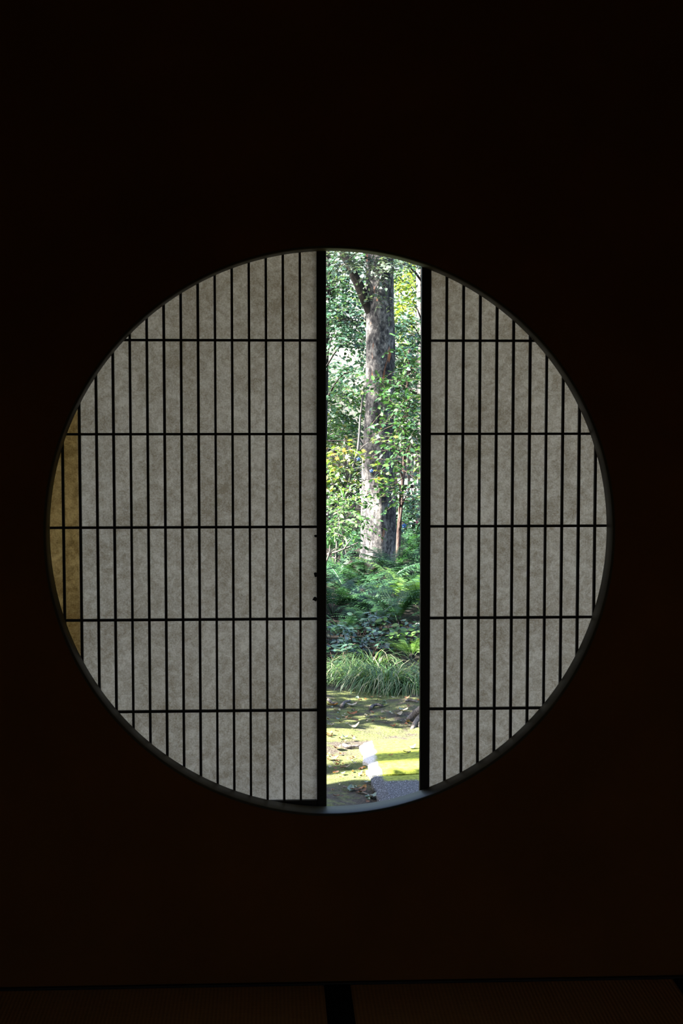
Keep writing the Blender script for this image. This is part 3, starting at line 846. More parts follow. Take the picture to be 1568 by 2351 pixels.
# trees and shrubs to the left and right of the gap, for the garden as it goes on
def at_x(x, Y, z): return Vector((x, Y, z))
def blob_tree(name, label, cat, x, Y, h, spread, n, leaf, kind, g, bark, seed, r=.06, low=.5, group=None):
    rg = np.random.RandomState(seed)
    cl = []
    for _ in range(max(5, n // 22)):
        a = rg.uniform(0, 6.28); q = math.sqrt(rg.uniform(0, 1)) * spread
        cl.append(((x + q * math.cos(a), Y + q * math.sin(a), rg.uniform(low, h)), (spread * .42, spread * .42, .3), 22))
    z = gz(x, Y) - .03
    return tree(name, label, cat, [(x, Y, z), (x + .06, Y, h * .4), (x - .05, Y + .05, h * .8), (x, Y, h)], r, r * .4, cl, leaf, kind, g, bark, seed, twig=(.25, .5), group=group, branch_r=max(.012, r * .35))
blob_tree('broadleaf_tree', 'light green tree well left of the thick trunk, hidden by the left screen', 'tree', -1.8, 19.4, 4.2, 1.3, 260, .075, 'ovate', G['bright'], M['bark_pale'], 41, .07)
blob_tree('evergreen_tree', 'dark evergreen far left of the thick trunk, hidden by the left screen', 'tree', -4.4, 18.6, 4.6, 1.4, 280, .085, 'ovate', G['teal'], M['bark_dark'], 42, .09)
blob_tree('broadleaf_tree', 'green tree to the right of the grey trunk at the gap edge', 'tree', 3.0, 18.5, 4.4, 1.2, 260, .075, 'ovate', G['bright'], M['bark_pale'], 43, .07)
blob_tree('evergreen_tree', 'dark evergreen far right in the garden, hidden by the right screen', 'tree', 5.0, 17.8, 4.6, 1.5, 280, .085, 'ovate', G['teal'], M['bark_dark'], 44, .09)
blob_tree('broadleaf_tree', 'tall light green tree before the fence, hidden by the left screen', 'tree', -1.25, 21.4, 4.6, 1.2, 360, .075, 'ovate', G['bright'], M['bark_dark'], 46, .07)
blob_tree('leafy_shrub', 'round leafy shrub added to shade the left ferns, hidden by the left screen', 'shrub', -.45, 12.75, 1.15, .5, 420, .06, 'ovate', G['bright'], M['bark_dark'], 45, .02, low=.0)  # unseen shrub put in to keep sun off the left ferns
# the wood behind the fence
back = [(-6, 36, 8), (-3.2, 33.5, 7), (-1.8, 38, 9), (4.3, 35, 8), (4.2, 40, 9.5), (6.8, 34.5, 7.5), (9.5, 38, 9), (-9.5, 39, 9)]
back_lab = ['far tree beyond the fence at the far left of the wood', 'tree beyond the fence, second from the left in the wood', 'tallest far tree of the wood left of the thick trunk', 'far tree of the wood straight behind the thick trunk',
            'tall far tree of the wood right of the thick trunk', 'far tree right of the gap beyond the fence', 'far tree beyond the fence at the far right of the wood', 'far tree beyond the fence, outermost on the left']
for i, (x, Y, h) in enumerate(back):
    blob_tree('wood_tree', back_lab[i], 'tree', x, Y, h, 1.9, 300, .15, 'ovate', G['bright'] if i % 2 else G['teal'], M['bark_dark'], 50 + i, .12, low=1.0, group='trees of the wood beyond the fence')
low_b = [(-4.2, 22.8), (-2.2, 23.2), (-.4, 22.9), (.75, 25.3), (3.4, 22.9), (5.0, 23.3)]
low_lab = ['low dark shrub before the fence at the far left', 'low dark shrub before the fence, second from the left', 'low dark shrub before the fence, third from the left', 'dense dark shrub rising behind the fence left of the trunk', 'low dark shrub before the fence right of the trunk', 'low dark shrub before the fence at the far right']
for i, (x, Y) in enumerate(low_b):
    blob_tree('hedge_shrub', low_lab[i], 'shrub', x, Y, 1.5 if i != 3 else 2.0, .8, 150 if i != 3 else 420, .075, 'ovate', G['dark'] if i % 2 == 0 else G['teal'], M['bark_dark'], 70 + i, .03, low=-.1, group='low shrubs before the fence')

# unseen trees added off to the left, in the sun's path, to shade the garden
def shade_tree(label, x, Y, h, low, spread, n, seed, leaf=.12, r=.16):
    return blob_tree('added_shade_tree', label, 'tree', x, Y, h, spread, n, leaf, 'ovate', G['dark'], M['bark_dark'], seed, r, low, 'shade trees added out of view on the left')
shade_tree('tall unseen shade tree added at left, level with the ferns', -5.2, 10.45, 6.6, 3.4, .9, 420, 82)
shade_tree('tall unseen shade tree added at left, level with the thick trunk', -5.6, 14.25, 10.4, 7.4, 1.1, 170, 83)
shade_tree('tall unseen shade tree added at left, level with the leafy trees behind the trunk', -6.0, 18.9, 9.6, 5.6, 1.6, 210, 85)
shade_tree('tall unseen shade tree added at left, level with the picket fence', -6.4, 22.3, 9.8, 5.4, 1.7, 230, 86)
shade_tree('tall bare-trunked tree added unseen at far left to cast a shadow band', -7.2, 6.89, 11.5, 9.3, 1.0, 90, 84, r=.15)
# unseen hedges made up to cast the shadow edges on the near ground
def hedge(y0, y1, z1, n, label, seed):
    rg = np.random.RandomState(seed)
    x0, x1, z0 = -3.4, -2.5, GZ - .03
    e = empty('added_shade_hedge', ((x0 + x1) / 2, (y0 + y1) / 2, z0), label, 'hedge')
    P = rg.uniform([x0, y0, z0 + .1], [x1, y1, z1], (n, 3))
    f = rg.randint(0, 9, n)
    P[f == 0, 0] = x0 + rg.uniform(0, .06, (f == 0).sum()); P[f == 1, 0] = x1 - rg.uniform(0, .06, (f == 1).sum())
    P[f == 2, 1] = y0 + rg.uniform(0, .06, (f == 2).sum()); P[f == 3, 1] = y1 - rg.uniform(0, .03, (f == 3).sum()); P[f == 4, 2] = z1 - rg.uniform(0, .06, (f == 4).sum())
    DX = rg.normal(0, 1, (n, 3)); DX /= np.linalg.norm(DX, axis=1)[:, None]
    U = rg.normal(0, 1, (n, 3)); DN = U - DX * (U * DX).sum(1)[:, None]; DN /= np.linalg.norm(DN, axis=1)[:, None]
    tag(link('foliage', leaves_mesh('foliage', P, DX, DN, rg.uniform(.10, .16, n), 'ovate', G['dark'], e.location), e), kind='stuff')
    for k in range(5):
        y = y0 + .2 + k * (y1 - y0 - .4) / 4
        MB().tube(smooth_line([(-2.95, y, z0), (-2.9, y + .04, 1.2), (-2.97, y, 2.9)], 6), 0.03, 7).build('stem', M['bark_dark'], e, smooth=True)
hedge(4.2, 7.10, 4.1, 34000, 'long tall hedge added unseen at left for its shadow, nearest the house wall', 91)
hedge(8.58, 9.85, 3.3, 3900, 'short tall hedge added unseen at left for its shadow, further from the house', 92)

# ------------------------------------------------------------------ fence at the back of the garden
def fence():
    FY = 24.0
    e = empty('picket_fence', (0.8, FY, gz(.8, FY)), 'dark wooden picket fence at the back of the garden behind the trees', 'fence')
    x0, x1 = -5.6, 7.4
    top = .86
    me = None
    sp = .10; n = int((x1 - x0) / sp)
    base = gz(.8, FY)
    m = MB().box(-.024, .024, -.012, .012, 0, top - base, .004)
    proto = m.build('picket', M['picket'], None)
    proto.parent = e; proto.location = (x0 - .8, 0, 0)
    rg = random.Random(2)
    for i in range(1, n):
        o = proto.copy(); COL.objects.link(o); o.parent = e
        o.location = (x0 + i * sp - .8, 0, rg.uniform(-.02, .02)); o.rotation_euler = (0, rg.uniform(-.01, .01), 0)
    for z in (.15, .70):
        MB().box(x0, x1, FY + .013, FY + .05, base + z + .2 - .03, base + z + .2 + .03, .004).build('fence_rail', M['picket'], e)
    for i in range(8):
        x = x0 + i * (x1 - x0) / 7
        MB().box(x - .045, x + .045, FY + .051, FY + .14, base - .1, top + .04, .006).build('post', M['picket'], e)
fence()
p = at(963, 1100, 22.3)
pp = empty('post', (p.x, 22.3, gz(p.x, 22.3) - .02), 'pale upright post in front of the fence at the right edge of the gap', 'post')
MB().box(p.x - .022, p.x + .022, 22.28, 22.325, gz(p.x, 22.3) - .02, at(963, 1012, 22.3).z, .005).build('post_shaft', M['pale_post'], pp)
MB().box(p.x - .028, p.x + .028, 22.274, 22.331, at(963, 1012, 22.3).z, at(963, 1012, 22.3).z + .02, .005).build('post_cap', M['pale_post'], pp)

# ------------------------------------------------------------------ ferns
def frond_mesh(seed, L=.72, mat=None, npin=22, rise=62, fall=-28, pl=.125):
    rg = random.Random(seed)
    V, F = [], []
    # rachis
    pts = []; p = Vector((0, 0, 0)); N = 30
    bend = rg.uniform(-.25, .25)
    for i in range(N + 1):
        t = i / N
        el = R(rise + (fall - rise) * t ** 1.1)
        pts.append(p.copy())
        p = p + Vector((math.cos(el), bend * t * math.cos(el), math.sin(el))) * (L / N)
    mb = MB().tube(pts[::3], [.0030 - .00022 * i for i in range(len(pts[::3]))], 4, caps=False)
    V, F = mb.v, mb.f
    for k in range(npin):
        t = .22 + .78 * (k + .5) / npin
        i = min(N - 1, int(t * N)); q = pts[i].lerp(pts[i + 1], t * N - i)
        tan = (pts[i + 1] - pts[i]).normalized()
        s = (t - .22) / .78
        ln = pl * (min(1, .55 + 2.2 * s) * (1 - s) ** .75 + .04)
        up0 = Vector((0, 0, 1)); side0 = tan.cross(up0)
        if side0.length < .1: side0 = Vector((0, -1, 0))
        side0.normalize(); nrm = side0.cross(tan).normalized()
        for sg in (1, -1):
            ln2 = ln * rg.uniform(.85, 1.1)
            d = (side0 * sg * .93 + tan * rg.uniform(.25, .42) - nrm * rg.uniform(.02, .14)).normalized()
            wd = nrm.cross(d).normalized()
            m = 7; wdt = ln2 * .085 + .0022
            b = len(V)
            for j in range(m + 1):
                u = j / m
                c = q + d * (ln2 * u) - Vector((0, 0, .10 * ln2 * u * u))
                V.append(tuple(c))
                hw = wdt * (1 - u) ** .6
                V.append(tuple(c + wd * hw * .35)); V.append(tuple(c - wd * hw * .35))
            for j in range(m):
                a, c_ = b + 3 * j, b + 3 * (j + 1)
                F += [(a, a + 1, c_ + 1, c_), (a, c_, c_ + 2, a + 2)]
                u = (j + .75) / m; hw = wdt * (1 - (j + .3) / m) ** .6 * 1.9
                c = q + d * (ln2 * u) - Vector((0, 0, .10 * ln2 * u * u))
                for sgn, o in ((1, 1), (-1, 2)):
                    V.append(tuple(c + wd * sgn * hw)); F.append((a + o, c_ + o, len(V) - 1) if sgn < 0 else (c_ + o, a + o, len(V) - 1))
    me = bpy.data.meshes.new('frond')
    me.from_pydata(V, [], F); me.materials.append(mat); me.update()
    return me
FRONDS = {k: [frond_mesh(s, .74 * (1 + .06 * (s % 3)), G[k], 22, (66, 58, 50, 72, 44)[s % 5], (-26, -14, -34, -8, -30)[s % 5]) for s in range(5)] for k in ('fern', 'fern_light')}

def fern(x, y, label, seed, kind='fern', size=1.0, n=11, group=None, z=None):
    rg = random.Random(seed)
    e = empty('fern', (x, y, (gz(x, y) if z is None else z) - .02), label, 'fern', group)
    a0 = rg.uniform(0, 6.28)
    for k in range(n):
        o = bpy.data.objects.new('frond', FRONDS[kind][rg.randrange(5)])
        s = size * rg.uniform(.75, 1.12)
        o.parent = e; o.scale = (s, s, s)
        o.rotation_euler = (rg.uniform(-.25, .25), rg.uniform(-.18, .12), a0 + k * 2.399 + rg.uniform(-.3, .3))
        COL.objects.link(o)
    MB().tube([(x, y, gz(x, y) - .03), (x + .004, y, gz(x, y) + .03)], [.03, .018], 8).build('rootstock', M['bark_dark'], e)
    return e

vis_ferns = [  # photo column, depth, size, kind, fronds, label
    (775, 14.6, .80, 'fern', 11, 'green fern at the foot of the light green shrub left of the trunk'),
    (838, 14.8, .70, 'fern', 10, 'small green fern in front of the left foot of the trunk'),
    (905, 15.1, .95, 'fern', 13, 'dark fern against the right foot of the thick trunk'),
    (950, 14.7, 1.0, 'fern', 13, 'tall green fern right of the trunk foot below the reddish stem'),
    (800, 13.7, .90, 'fern', 13, 'dark green fern in the row below the dead branches'),
    (870, 13.8, .88, 'fern', 13, 'dark green fern straight below the thick trunk'),
    (935, 13.4, .98, 'fern_light', 13, 'sunlit yellow-green fern right of the middle of the fern bank'),
    (765, 12.7, .92, 'fern', 13, 'shaded fern at the left edge of the gap above the blue-green ground leaves'),
    (840, 12.7, .88, 'fern', 13, 'shaded fern in the middle of the fern bank'),
    (915, 12.4, .86, 'fern', 13, 'fern with arching fronds in front of the sunlit yellow-green one'),
    (975, 12.7, .95, 'fern_light', 12, 'light green fern cut by the right screen at mid height of the bank'),
    (785, 11.95, .62, 'fern', 11, 'small dark fern low in the hollow at the left of the fern bank'),
    (856, 12.05, .62, 'fern', 11, 'small dark fern low in the hollow in the middle of the fern bank'),
    (945, 11.2, .55, 'fern_light', 11, 'small pale fern just behind the right side of the sedge tuft'),
]
for i, (px, Y, s, k, n, lab) in enumerate(vis_ferns):
    fern(at(px, 1200, Y).x, Y, lab, 100 + i, k, s, n)
for i, (px, Y, s_, lab) in enumerate(((770, 16.6, .9, 'green fern behind the dead branches at the left edge'), (812, 16.9, .85, 'green fern just left of the thick trunk, behind it'),
                                  (932, 16.8, .95, 'blue-green fern behind the reddish stem right of the trunk'), (962, 16.3, .95, 'green fern at the right edge behind the tall one'), (785, 18.2, .95, 'fern farthest back on the left of the trunk'), (945, 18.2, .95, 'fern farthest back on the right of the trunk'))):
    fern(at(px, 1200, Y).x, Y, lab, 130 + i, 'fern', s_, 12)
rg = random.Random(77)
k = 0
for Y, off, row in ((12.2, 0, 'front'), (13.2, .2, 'second'), (14.2, .05, 'third'), (15.2, .25, 'back')):
    for j in range(-5, 8):
        x = j * .52 + off + rg.uniform(-.1, .1); y = Y + rg.uniform(-.2, .2)
        lo, hi = at(735, 1200, y).x - .12, at(985, 1200, y).x + .12
        if lo < x < hi or x > 3.4: continue
        k += 1
        side = 'left' if x < lo else 'right'
        fern(x, y, 'green fern in the %s row %s of the gap, hidden by the %s screen' % (row, side, side), 200 + k, 'fern' if rg.random() < .8 else 'fern_light', rg.uniform(.75, 1.0), 9, 'ferns %s of the gap' % side)

# ------------------------------------------------------------------ blue-green ground plants
def ground_plant(x, y, label, seed, n=9, size=.06, h=.24, spread=.22, g='ivy'):
    rg = np.random.RandomState(seed); rr = random.Random(seed)
    z0 = gz(x, y) - .02
    e = empty('ground_shrub', (x, y, z0), label, 'shrub')
    P, DX, DN, SC = [], [], [], []
    for k in range(n):
        a = rg.uniform(0, 6.28); q = spread * math.sqrt(rg.uniform(.05, 1))
        tip = np.array([x + q * math.cos(a), y + q * math.sin(a), z0 + h * rg.uniform(.55, 1.05)])
        b = np.array([x + .25 * q * math.cos(a), y + .25 * q * math.sin(a), z0])
        q3 = smooth_line([b, (b + tip) / 2 + np.array([0, 0, .06]), tip], 6)
        MB().tube(q3, [.004 - .0004 * i for i in range(len(q3))], 5).build('stem', M['bark_red'], e)
        for t in range(10):
            u = .25 + .65 * t / 8
            i = min(len(q3) - 1, int(u * (len(q3) - 1)))
            aa = t * 2.4 + rg.uniform(0, .6)
            dx = np.array([math.cos(aa), math.sin(aa), rg.uniform(-.35, .25)]); dx /= np.linalg.norm(dx)
            up = np.array([0, -.25, 1.0]) + rg.normal(0, .3, 3); dn = up - dx * (up @ dx); dn /= np.linalg.norm(dn)
            P.append(q3[i]); DX.append(dx); DN.append(dn); SC.append(size * rg.uniform(.7, 1.2))
    me = one_leaf('ovate', G[g]); base = Vector((x, y, z0))
    for i in range(len(P)):
        o = bpy.data.objects.new('leaf', me); dx, dn = Vector(DX[i]), Vector(DN[i]); dy = dn.cross(dx); s = float(SC[i])
        mt = Matrix.Identity(4)
        for a_, (v, f) in enumerate(((dx, 1), (dy, 1.05), (dn, 1))):
            for b_ in range(3): mt[b_][a_] = v[b_] * s * f
        mt.translation = Vector(P[i]) - base; o.parent = e; o.matrix_local = mt; COL.objects.link(o)
ground_plant(at(768, 1200, 11.5).x, 11.5, 'blue-green broad-leaved ground plant at the left edge below the ferns', 301, 9)
ground_plant(at(815, 1200, 11.7).x, 11.7, 'blue-green broad-leaved ground plant below the middle of the fern bank', 302, 9)
ground_plant(at(862, 1200, 11.9).x, 11.9, 'blue-green broad-leaved ground plant in the dark hollow behind the sedge', 303, 7)
ground_plant(at(925, 1200, 11.3).x, 11.35, 'light-leaved ground plant above the right side of the sedge tuft', 304, 7, .06, .30, .2, 'fern_light')
ground_plant(at(700, 1200, 11.5).x, 11.5, 'blue-green ground plant left of the gap, hidden by the left screen', 305, 7)
ground_plant(at(1010, 1200, 11.6).x, 11.6, 'blue-green ground plant right of the gap, hidden by the right screen', 306, 7)

for i, (px, Y, n, lab) in enumerate(((775, 11.05, 9, 'low blue-green ground plant at the left edge just behind the thin sedge'), (838, 11.3, 9, 'low blue-green ground plant behind the pale sedge tuft'),
                                     (800, 11.2, 8, 'low blue-green ground plant between the two left ones'), (890, 11.5, 8, 'low dark ground plant in the hollow under the arching ferns'), (950, 11.75, 8, 'low dark ground plant behind the small pale fern'))):
    ground_plant(at(px, 1200, Y).x, Y, lab, 310 + i, n, .055, .20, .24)
for i, px in enumerate((470, 530, 590, 640, 1060, 1120)):
    s_ = 'left' if px < 800 else 'right'
    ground_plant(at(px, 1200, 11.2).x, 11.2 + .15 * (i % 2), 'ground shrub %s behind the %s screen' % (('farthest out', 'second from outside', 'third from outside', 'next to the gap', 'next to the gap', 'farthest out')[i], s_), 330 + i, 6, .06, .24, .26)
# ------------------------------------------------------------------ sedge tufts
def sedge(x, y, label, seed, n=420, L=.42, spread=.10, lean=(-.30, -.45)):
    rg = np.random.RandomState(seed)
    z0 = gz(x, y) - .01
    e = empty('sedge_tuft', (x, y, z0), label, 'grass tuft')
    V, F = [], []; m = 6
    for k in range(n):
        a = rg.uniform(0, 6.28); q = spread * math.sqrt(rg.uniform(0, 1))
        b = np.array([q * math.cos(a), q * math.sin(a) * .7, 0])
        az = a + rg.normal(0, .5); l = L * rg.uniform(.55, 1.15)
        el = rg.uniform(.45, 1.35)
        hd = np.array([math.cos(az) + lean[0], math.sin(az) + lean[1], 0]); hd /= np.linalg.norm(hd)
        sd = np.array([-hd[1], hd[0], 0]); wd = rg.uniform(.0020, .0040)
        p = b.copy(); ang = el; i0 = len(V)
        for j in range(m + 1):
            ww = wd * (1 - (j / m) ** 2 * .95)
            V += [p - sd * ww, p + sd * ww]
            p = p + (hd * math.cos(ang) + np.array([0, 0, math.sin(ang)])) * (l / m)
            ang -= rg.uniform(.36, .66) * (.8 + j * .12)
            if p[2] < .004: p[2] = .004
        for j in range(m): F.append((i0 + 2 * j, i0 + 2 * j + 1, i0 + 2 * j + 3, i0 + 2 * j + 2))
    o = tag(link('blades', np_mesh('blades', np.array(V), np.array(F), G['grass']), e), kind='stuff')
    MB().tube([(x, y, z0 - .03), (x, y, z0 + .02)], [spread * .8, spread * .6], 10).build('crown', M['deadwood'], e)
sedge(at(880, 1200, 10.35).x, 10.35, 'big arching sedge tuft in the middle behind the strip of soil', 401, 620, .46, .14)
sedge(at(945, 1200, 10.25).x, 10.25, 'sedge tuft at the right edge beside the big one', 402, 420, .40, .12)
sedge(at(800, 1200, 10.6).x, 10.6, 'smaller leaning sedge tuft left of the big one', 403, 260, .42, .09, (-.4, -.3))
sedge(at(852, 1200, 10.95).x, 10.95, 'sunlit pale sedge tuft behind the big one', 404, 300, .42, .10)
sedge(at(755, 1200, 10.75).x, 10.75, 'thin sedge tuft at the left edge of the gap', 405, 150, .34, .08)
for i, px in enumerate((610, 660, 1020, 1080)):
    s_ = 'left' if px < 800 else 'right'; q = ('outer', 'inner', 'inner', 'outer')[i]
    sedge(at(px, 1200, 10.4).x, 10.4 + .1 * (i % 2), '%s sedge tuft %s of the gap, hidden by the %s screen' % (q, s_, s_), 410 + i, 300, .44, .11)

# ------------------------------------------------------------------ roots, twigs, dead branches
def stick(name, label, cat, lines, mat, group=None, seed=1, n=7):
    rr = random.Random(seed)
    e = empty(name, lines[0][0][0], label, cat, group)
    for i, (pts, r0, r1) in enumerate(lines):
        q = smooth_line(pts, 12); k = len(q)
        MB().tube(q, [r0 + (r1 - r0) * j / (k - 1) for j in range(k)], n, wob=.12, rng=rr).build('branch' if i else 'stem', mat, e, smooth=True)
    return e
def gpt(px, py, lift=0.0):
    p = on_z(px, py, GZ)
    for _ in range(6): p = on_z(px, py, gz(p.x, p.y) + lift)
    return p
stick('tree_root', 'gnarled grey root rising from the soil at the right edge of the gap', 'root',
      [([gpt(1000, 1622, .10), gpt(972, 1628, .08), gpt(952, 1640, .04), gpt(936, 1655, .0)], .036, .018),
       ([gpt(985, 1640, .06), gpt(966, 1646, .05), gpt(954, 1660, .02), gpt(946, 1676, -.005)], .026, .013),
       ([gpt(990, 1650, .05), gpt(969, 1656, .035), gpt(963, 1672, -.005)], .020, .011)], M['root'], seed=2, n=9)
tw = [([(784, 1622), (792, 1612), (804, 1608)], .014, .006, 'thick dark stub of wood on the soil left of the sedge'),
      ([(850, 1627), (856, 1620), (868, 1618), (878, 1621)], .011, .009, 'short curved brown stick in front of the big sedge tuft'),
      ([(753, 1606), (762, 1613), (772, 1616)], .010, .006, 'dark stick at the left edge below the sedge'),
      ([(930, 1609), (944, 1608), (960, 1612)], .007, .005, 'thin brown stick below the right sedge tuft'),
      ([(788, 1710), (798, 1714), (812, 1714), (825, 1713)], .010, .008, 'green mossy stick on sunlit ground left of the mossy paving stone'),
      ([(787, 1806), (800, 1808), (812, 1812), (826, 1815)], .004, .002, 'thin dark twig on the shaded moss nearest the house'),
      ([(832, 1819), (846, 1824), (856, 1828)], .004, .003, 'thin pale twig beside the near paving stone')]
for i, (pp_, r0, r1, lab) in enumerate(tw):
    stick('fallen_twig', lab, 'twig', [([gpt(x, y, .012) for x, y in pp_], r0, r1)], M['deadwood'] if i in (6,) else M['root'], 'twigs on the ground', 20 + i)
DB = 14.1
stick('dead_branch', 'bare pale forked dead branch lying over the shrub left of the trunk', 'branch',
      [([at(752, 1272, DB), at(775, 1266, DB - .1), at(800, 1256, DB - .1), at(823, 1245, DB - .05)], .010, .005),
       ([at(790, 1262, DB - .1), at(797, 1250, DB - .15), at(807, 1237, DB - .1)], .008, .004),
       ([at(765, 1222, DB), at(780, 1228, DB - .05), at(793, 1236, DB - .05), at(797, 1250, DB - .15)], .005, .007),
       ([at(760, 1278, DB), at(775, 1284, DB - .1), at(785, 1292, DB)], .006, .003)], M['deadwood'], seed=3)
stick('dead_branch', 'second pale dead branch with raised tip at the left edge beside the forked one', 'branch',
      [([at(745, 1300, DB - .2), at(756, 1270, DB - .2), at(757, 1252, DB - .2)], .010, .005),
       ([at(756, 1275, DB - .2), at(766, 1262, DB - .2), at(778, 1258, DB - .2)], .006, .003)], M['deadwood'], seed=4)
stick('dead_branch', 'thin dark bare branch crossing behind the yellowing maple leaves', 'branch',
      [([at(735, 1014, 16.4), at(770, 1012, 16.4), at(800, 1011, 16.4), at(828, 1004, 16.3)], .009, .005),
       ([at(790, 1011, 16.4), at(800, 1018, 16.35), at(812, 1021, 16.3)], .004, .002)], M['bark_dark'], seed=6)

# ------------------------------------------------------------------ small blossoms
def blossom(px, py, Y, mat, label, r=.020):
    p = at(px, py, Y)
    e = empty('blossom', p, label, 'flower', None)
    V = []; F = []
    n = 5
    for k in range(n):
        a = 2 * math.pi * k / n + .3
        mb = MB()
        c, s = math.cos(a), math.sin(a)
        def pt(u, v, d): return (p.x + r * (u * c - v * s), p.y - d * r, p.z + r * (u * s + v * c))
        mb.add([pt(.08, 0, .1), pt(.5, .32, -.05), pt(.55, 0, .12), pt(.5, -.32, -.05), pt(.95, .26, -.25), pt(1.02, 0, -.2), pt(.95, -.26, -.25)],
               [(0, 2, 1), (0, 3, 2), (1, 2, 5, 4), (2, 3, 6, 5)])
        mb.build('petal', mat, e)
    MB().tube([(p.x, p.y + .3 * r, p.z - 3.2 * r), (p.x, p.y + .3 * r, p.z - r), (p.x, p.y - .05 * r, p.z)], [.0016, .0016, .003], 5).build('stem', G['fern'], e)
blossom(823, 1054, 15.0, G['blue'], 'small blue blossom left of the trunk among the maple leaves')
blossom(853, 1081, 14.8, G['blue'], 'small blue blossom in front of the trunk above the hanging yellow leaves')
blossom(928, 1207, 15.1, G['blue'], 'small blue blossom beside the reddish stem right of the trunk', .024)
blossom(958, 1199, 15.4, G['pink'], 'small pink blossom at the right edge of the gap', .017)

# ------------------------------------------------------------------ fallen leaves
def litter_mesh(kind, curl, seed):
    T = np.array(TEMPL['ovate'][0], float).copy(); rg = np.random.RandomState(seed)
    # finer strip, curled along its length
    V, F = [], []
    n = 7
    for i in range(n + 1):
        u = i / n; wv = .30 * math.sin(math.pi * (u * .92 + .04)) ** .8
        ang = curl * (u - .5)
        x = math.sin(ang) / curl * 1.0 if abs(curl) > 1e-3 else u - .5
        z = (1 - math.cos(ang)) / curl if abs(curl) > 1e-3 else 0
        for v in (-1, 0, 1): V.append([x, v * wv, z + abs(v) * .10 * rg.uniform(.6, 1.4)])
    for i in range(n):
        for j in (0, 1):
            a = i * 3 + j; F.append([a, a + 1, a + 4, a + 3])
    V = np.array(V); V[:, 2] -= V[:, 2].min()
    return np_mesh('fallen_leaf', V, np.array(F), G[kind], True)
LM = {k: [litter_mesh(k, c, s) for s, c in enumerate((.7, 1.6, 2.3))] for k in ('litter_brown', 'litter_tan', 'litter_orange', 'litter_green')}
CN = {'litter_brown': 'brown', 'litter_tan': 'pale tan', 'litter_orange': 'orange', 'litter_green': 'blue-green'}
rg = random.Random(12)
def litter(p, kind, size, label, group=None, var=None, rz=None, tilt=.25):
    me = LM[kind][rg.randrange(3) if var is None else var]
    o = bpy.data.objects.new('fallen_leaf', me)
    o.location = p; o.scale = (size, size, size)
    o.rotation_euler = (rg.uniform(-tilt, tilt), rg.uniform(-tilt, tilt), rg.uniform(0, 6.28) if rz is None else rz)
    COL.objects.link(o)
    tag(o, label, 'leaf', group)
    return o
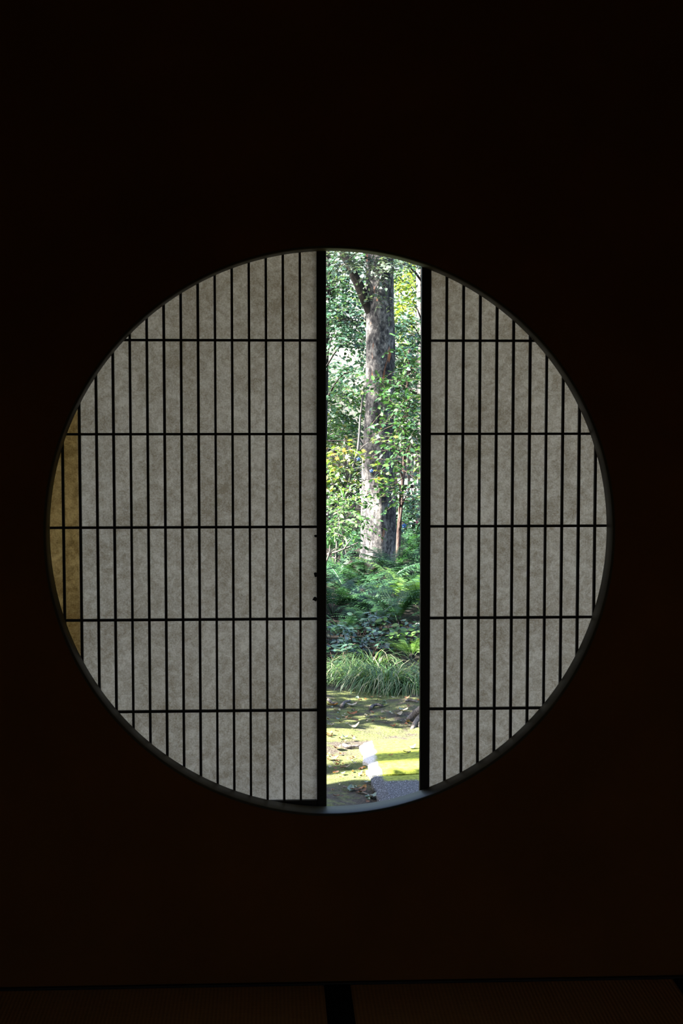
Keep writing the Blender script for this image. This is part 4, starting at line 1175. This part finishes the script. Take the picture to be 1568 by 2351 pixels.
# the ones that can be told apart
special = [
    (806, 1620, 'litter_tan', .085, 1, .1, 'long pale curled leaf beside the thick stub of wood left of the sedge'),
    (814, 1669, 'litter_tan', .080, 2, .0, 'grey curled leaf like a little boat at the shadow line left of centre'),
    (757, 1668, 'litter_tan', .070, 1, .2, 'grey curled leaf at the left edge above the sunlit strip'),
    (922, 1632, 'litter_tan', .085, 1, .1, 'pale spiky curled leaf left of the gnarled root'),
    (914, 1641, 'litter_tan', .070, 2, .5, 'pale leaf with raised tip below and left of the gnarled root'),
    (808, 1640, 'litter_orange', .075, 1, .3, 'yellow-orange leaf on the soil left of centre'),
    (764, 1619, 'litter_orange', .070, 0, .0, 'orange leaf at the left edge below the sedge'),
    (880, 1619, 'litter_green', .085, 0, 1.2, 'blue-green fresh leaf lying just right of the curved brown stick'),
    (952, 1664, 'litter_green', .075, 0, .1, 'blue-green leaf at the foot of the gnarled root'),
    (792, 1763, 'litter_tan', .075, 2, .1, 'white crescent-shaped leaf on sunlit moss left of the paving stones'),
    (775, 1718, 'litter_brown', .060, 2, .4, 'dark curled leaf on the left sunlit strip below the mossy stick'),
    (805, 1812, 'litter_green', .060, 0, 1.3, 'pale green leaf standing up beside the thin twig on shaded moss'),
    (853, 1797, 'litter_green', .055, 0, 1.5, 'green leaf leaning on the left side of the near paving stone'),
    (856, 1829, 'litter_green', .075, 0, .2, 'blue-green leaf beside the near paving stone at the bottom of the view'),
    (860, 1816, 'litter_tan', .065, 1, .4, 'tan crumpled leaf against the side of the near paving stone'),
    (822, 1813, 'litter_brown', .065, 0, .2, 'reddish brown leaf right of the pale green standing one'),
    (833, 1818, 'litter_brown', .055, 1, .6, 'smaller reddish brown leaf in the middle of the shaded moss'),
    (765, 1743, 'litter_brown', .065, 0, .1, 'reddish leaf at the left edge on the sunlit strip'),
]
for px, py, k, s, v, rz, lab in special:
    litter(gpt(px, py, .008), k, s, lab, None, v, rz)
for px, py, k, s, v, lab in [(947, 1717, 'litter_tan', .055, 2, 'curled leaf with a dark back at the right of the mossy paving stone'), (934, 1727, 'litter_tan', .045, 0, 'small white leaf on the moss left of the curled one'), (897, 1734, 'litter_orange', .03, 1, 'tiny orange leaf in the middle of the mossy paving stone')]:
    q = on_z(px, py, SZ + .002); litter(q, k, s, lab, None, v, .2)
zones = [
    ('shaded moss nearest the house', (752, 850), (1795, 1848), 14, (.02, .04), (.45, .2, .05, .3)),
    ('sunlit moss left of the paving stones', (752, 848), (1722, 1785), 40, (.016, .036), (.5, .22, .22, .06)),
    ('the sunlit strip before the soil', (752, 826), (1676, 1705), 10, (.025, .05), (.4, .3, .2, .1)),
    ('dark soil before the sedge', (752, 965), (1600, 1668), 70, (.02, .046), (.42, .25, .18, .15)),
]
for lab, (xa, xb), (ya, yb), n, (sa, sb), pr in zones:
    for i in range(n):
        kd = rg.choices(('litter_brown', 'litter_tan', 'litter_orange', 'litter_green'), pr)[0]
        px_, py_ = rg.uniform(xa, xb), rg.uniform(ya, yb)
        p = gpt(px_, py_, .007)
        third = ('left', 'middle', 'right')[min(2, int(3 * (px_ - xa) / (xb - xa)))]
        full = '%s fallen leaf on %s, %s, %s part' % (CN[kd], lab, 'nearer' if py_ > (ya + yb) / 2 else 'farther', third)
        litter(p, kd, rg.uniform(sa, sb), full, full)
for i in range(70):
    side = rg.choice((-1, 1)); y = rg.uniform(7, 10.1)
    x = rg.uniform(-1.6, .2) if side < 0 else rg.uniform(1.9, 3.2)
    kd = rg.choice(('litter_brown', 'litter_tan', 'litter_orange'))
    s_ = 'left' if side < 0 else 'right'
    full = '%s fallen leaf on the %s ground behind the %s screen' % (CN[kd], 'nearer' if y < 8.5 else 'farther', s_)
    litter(Vector((x, y, gz(x, y) + .007)), kd, rg.uniform(.03, .06), full, full)
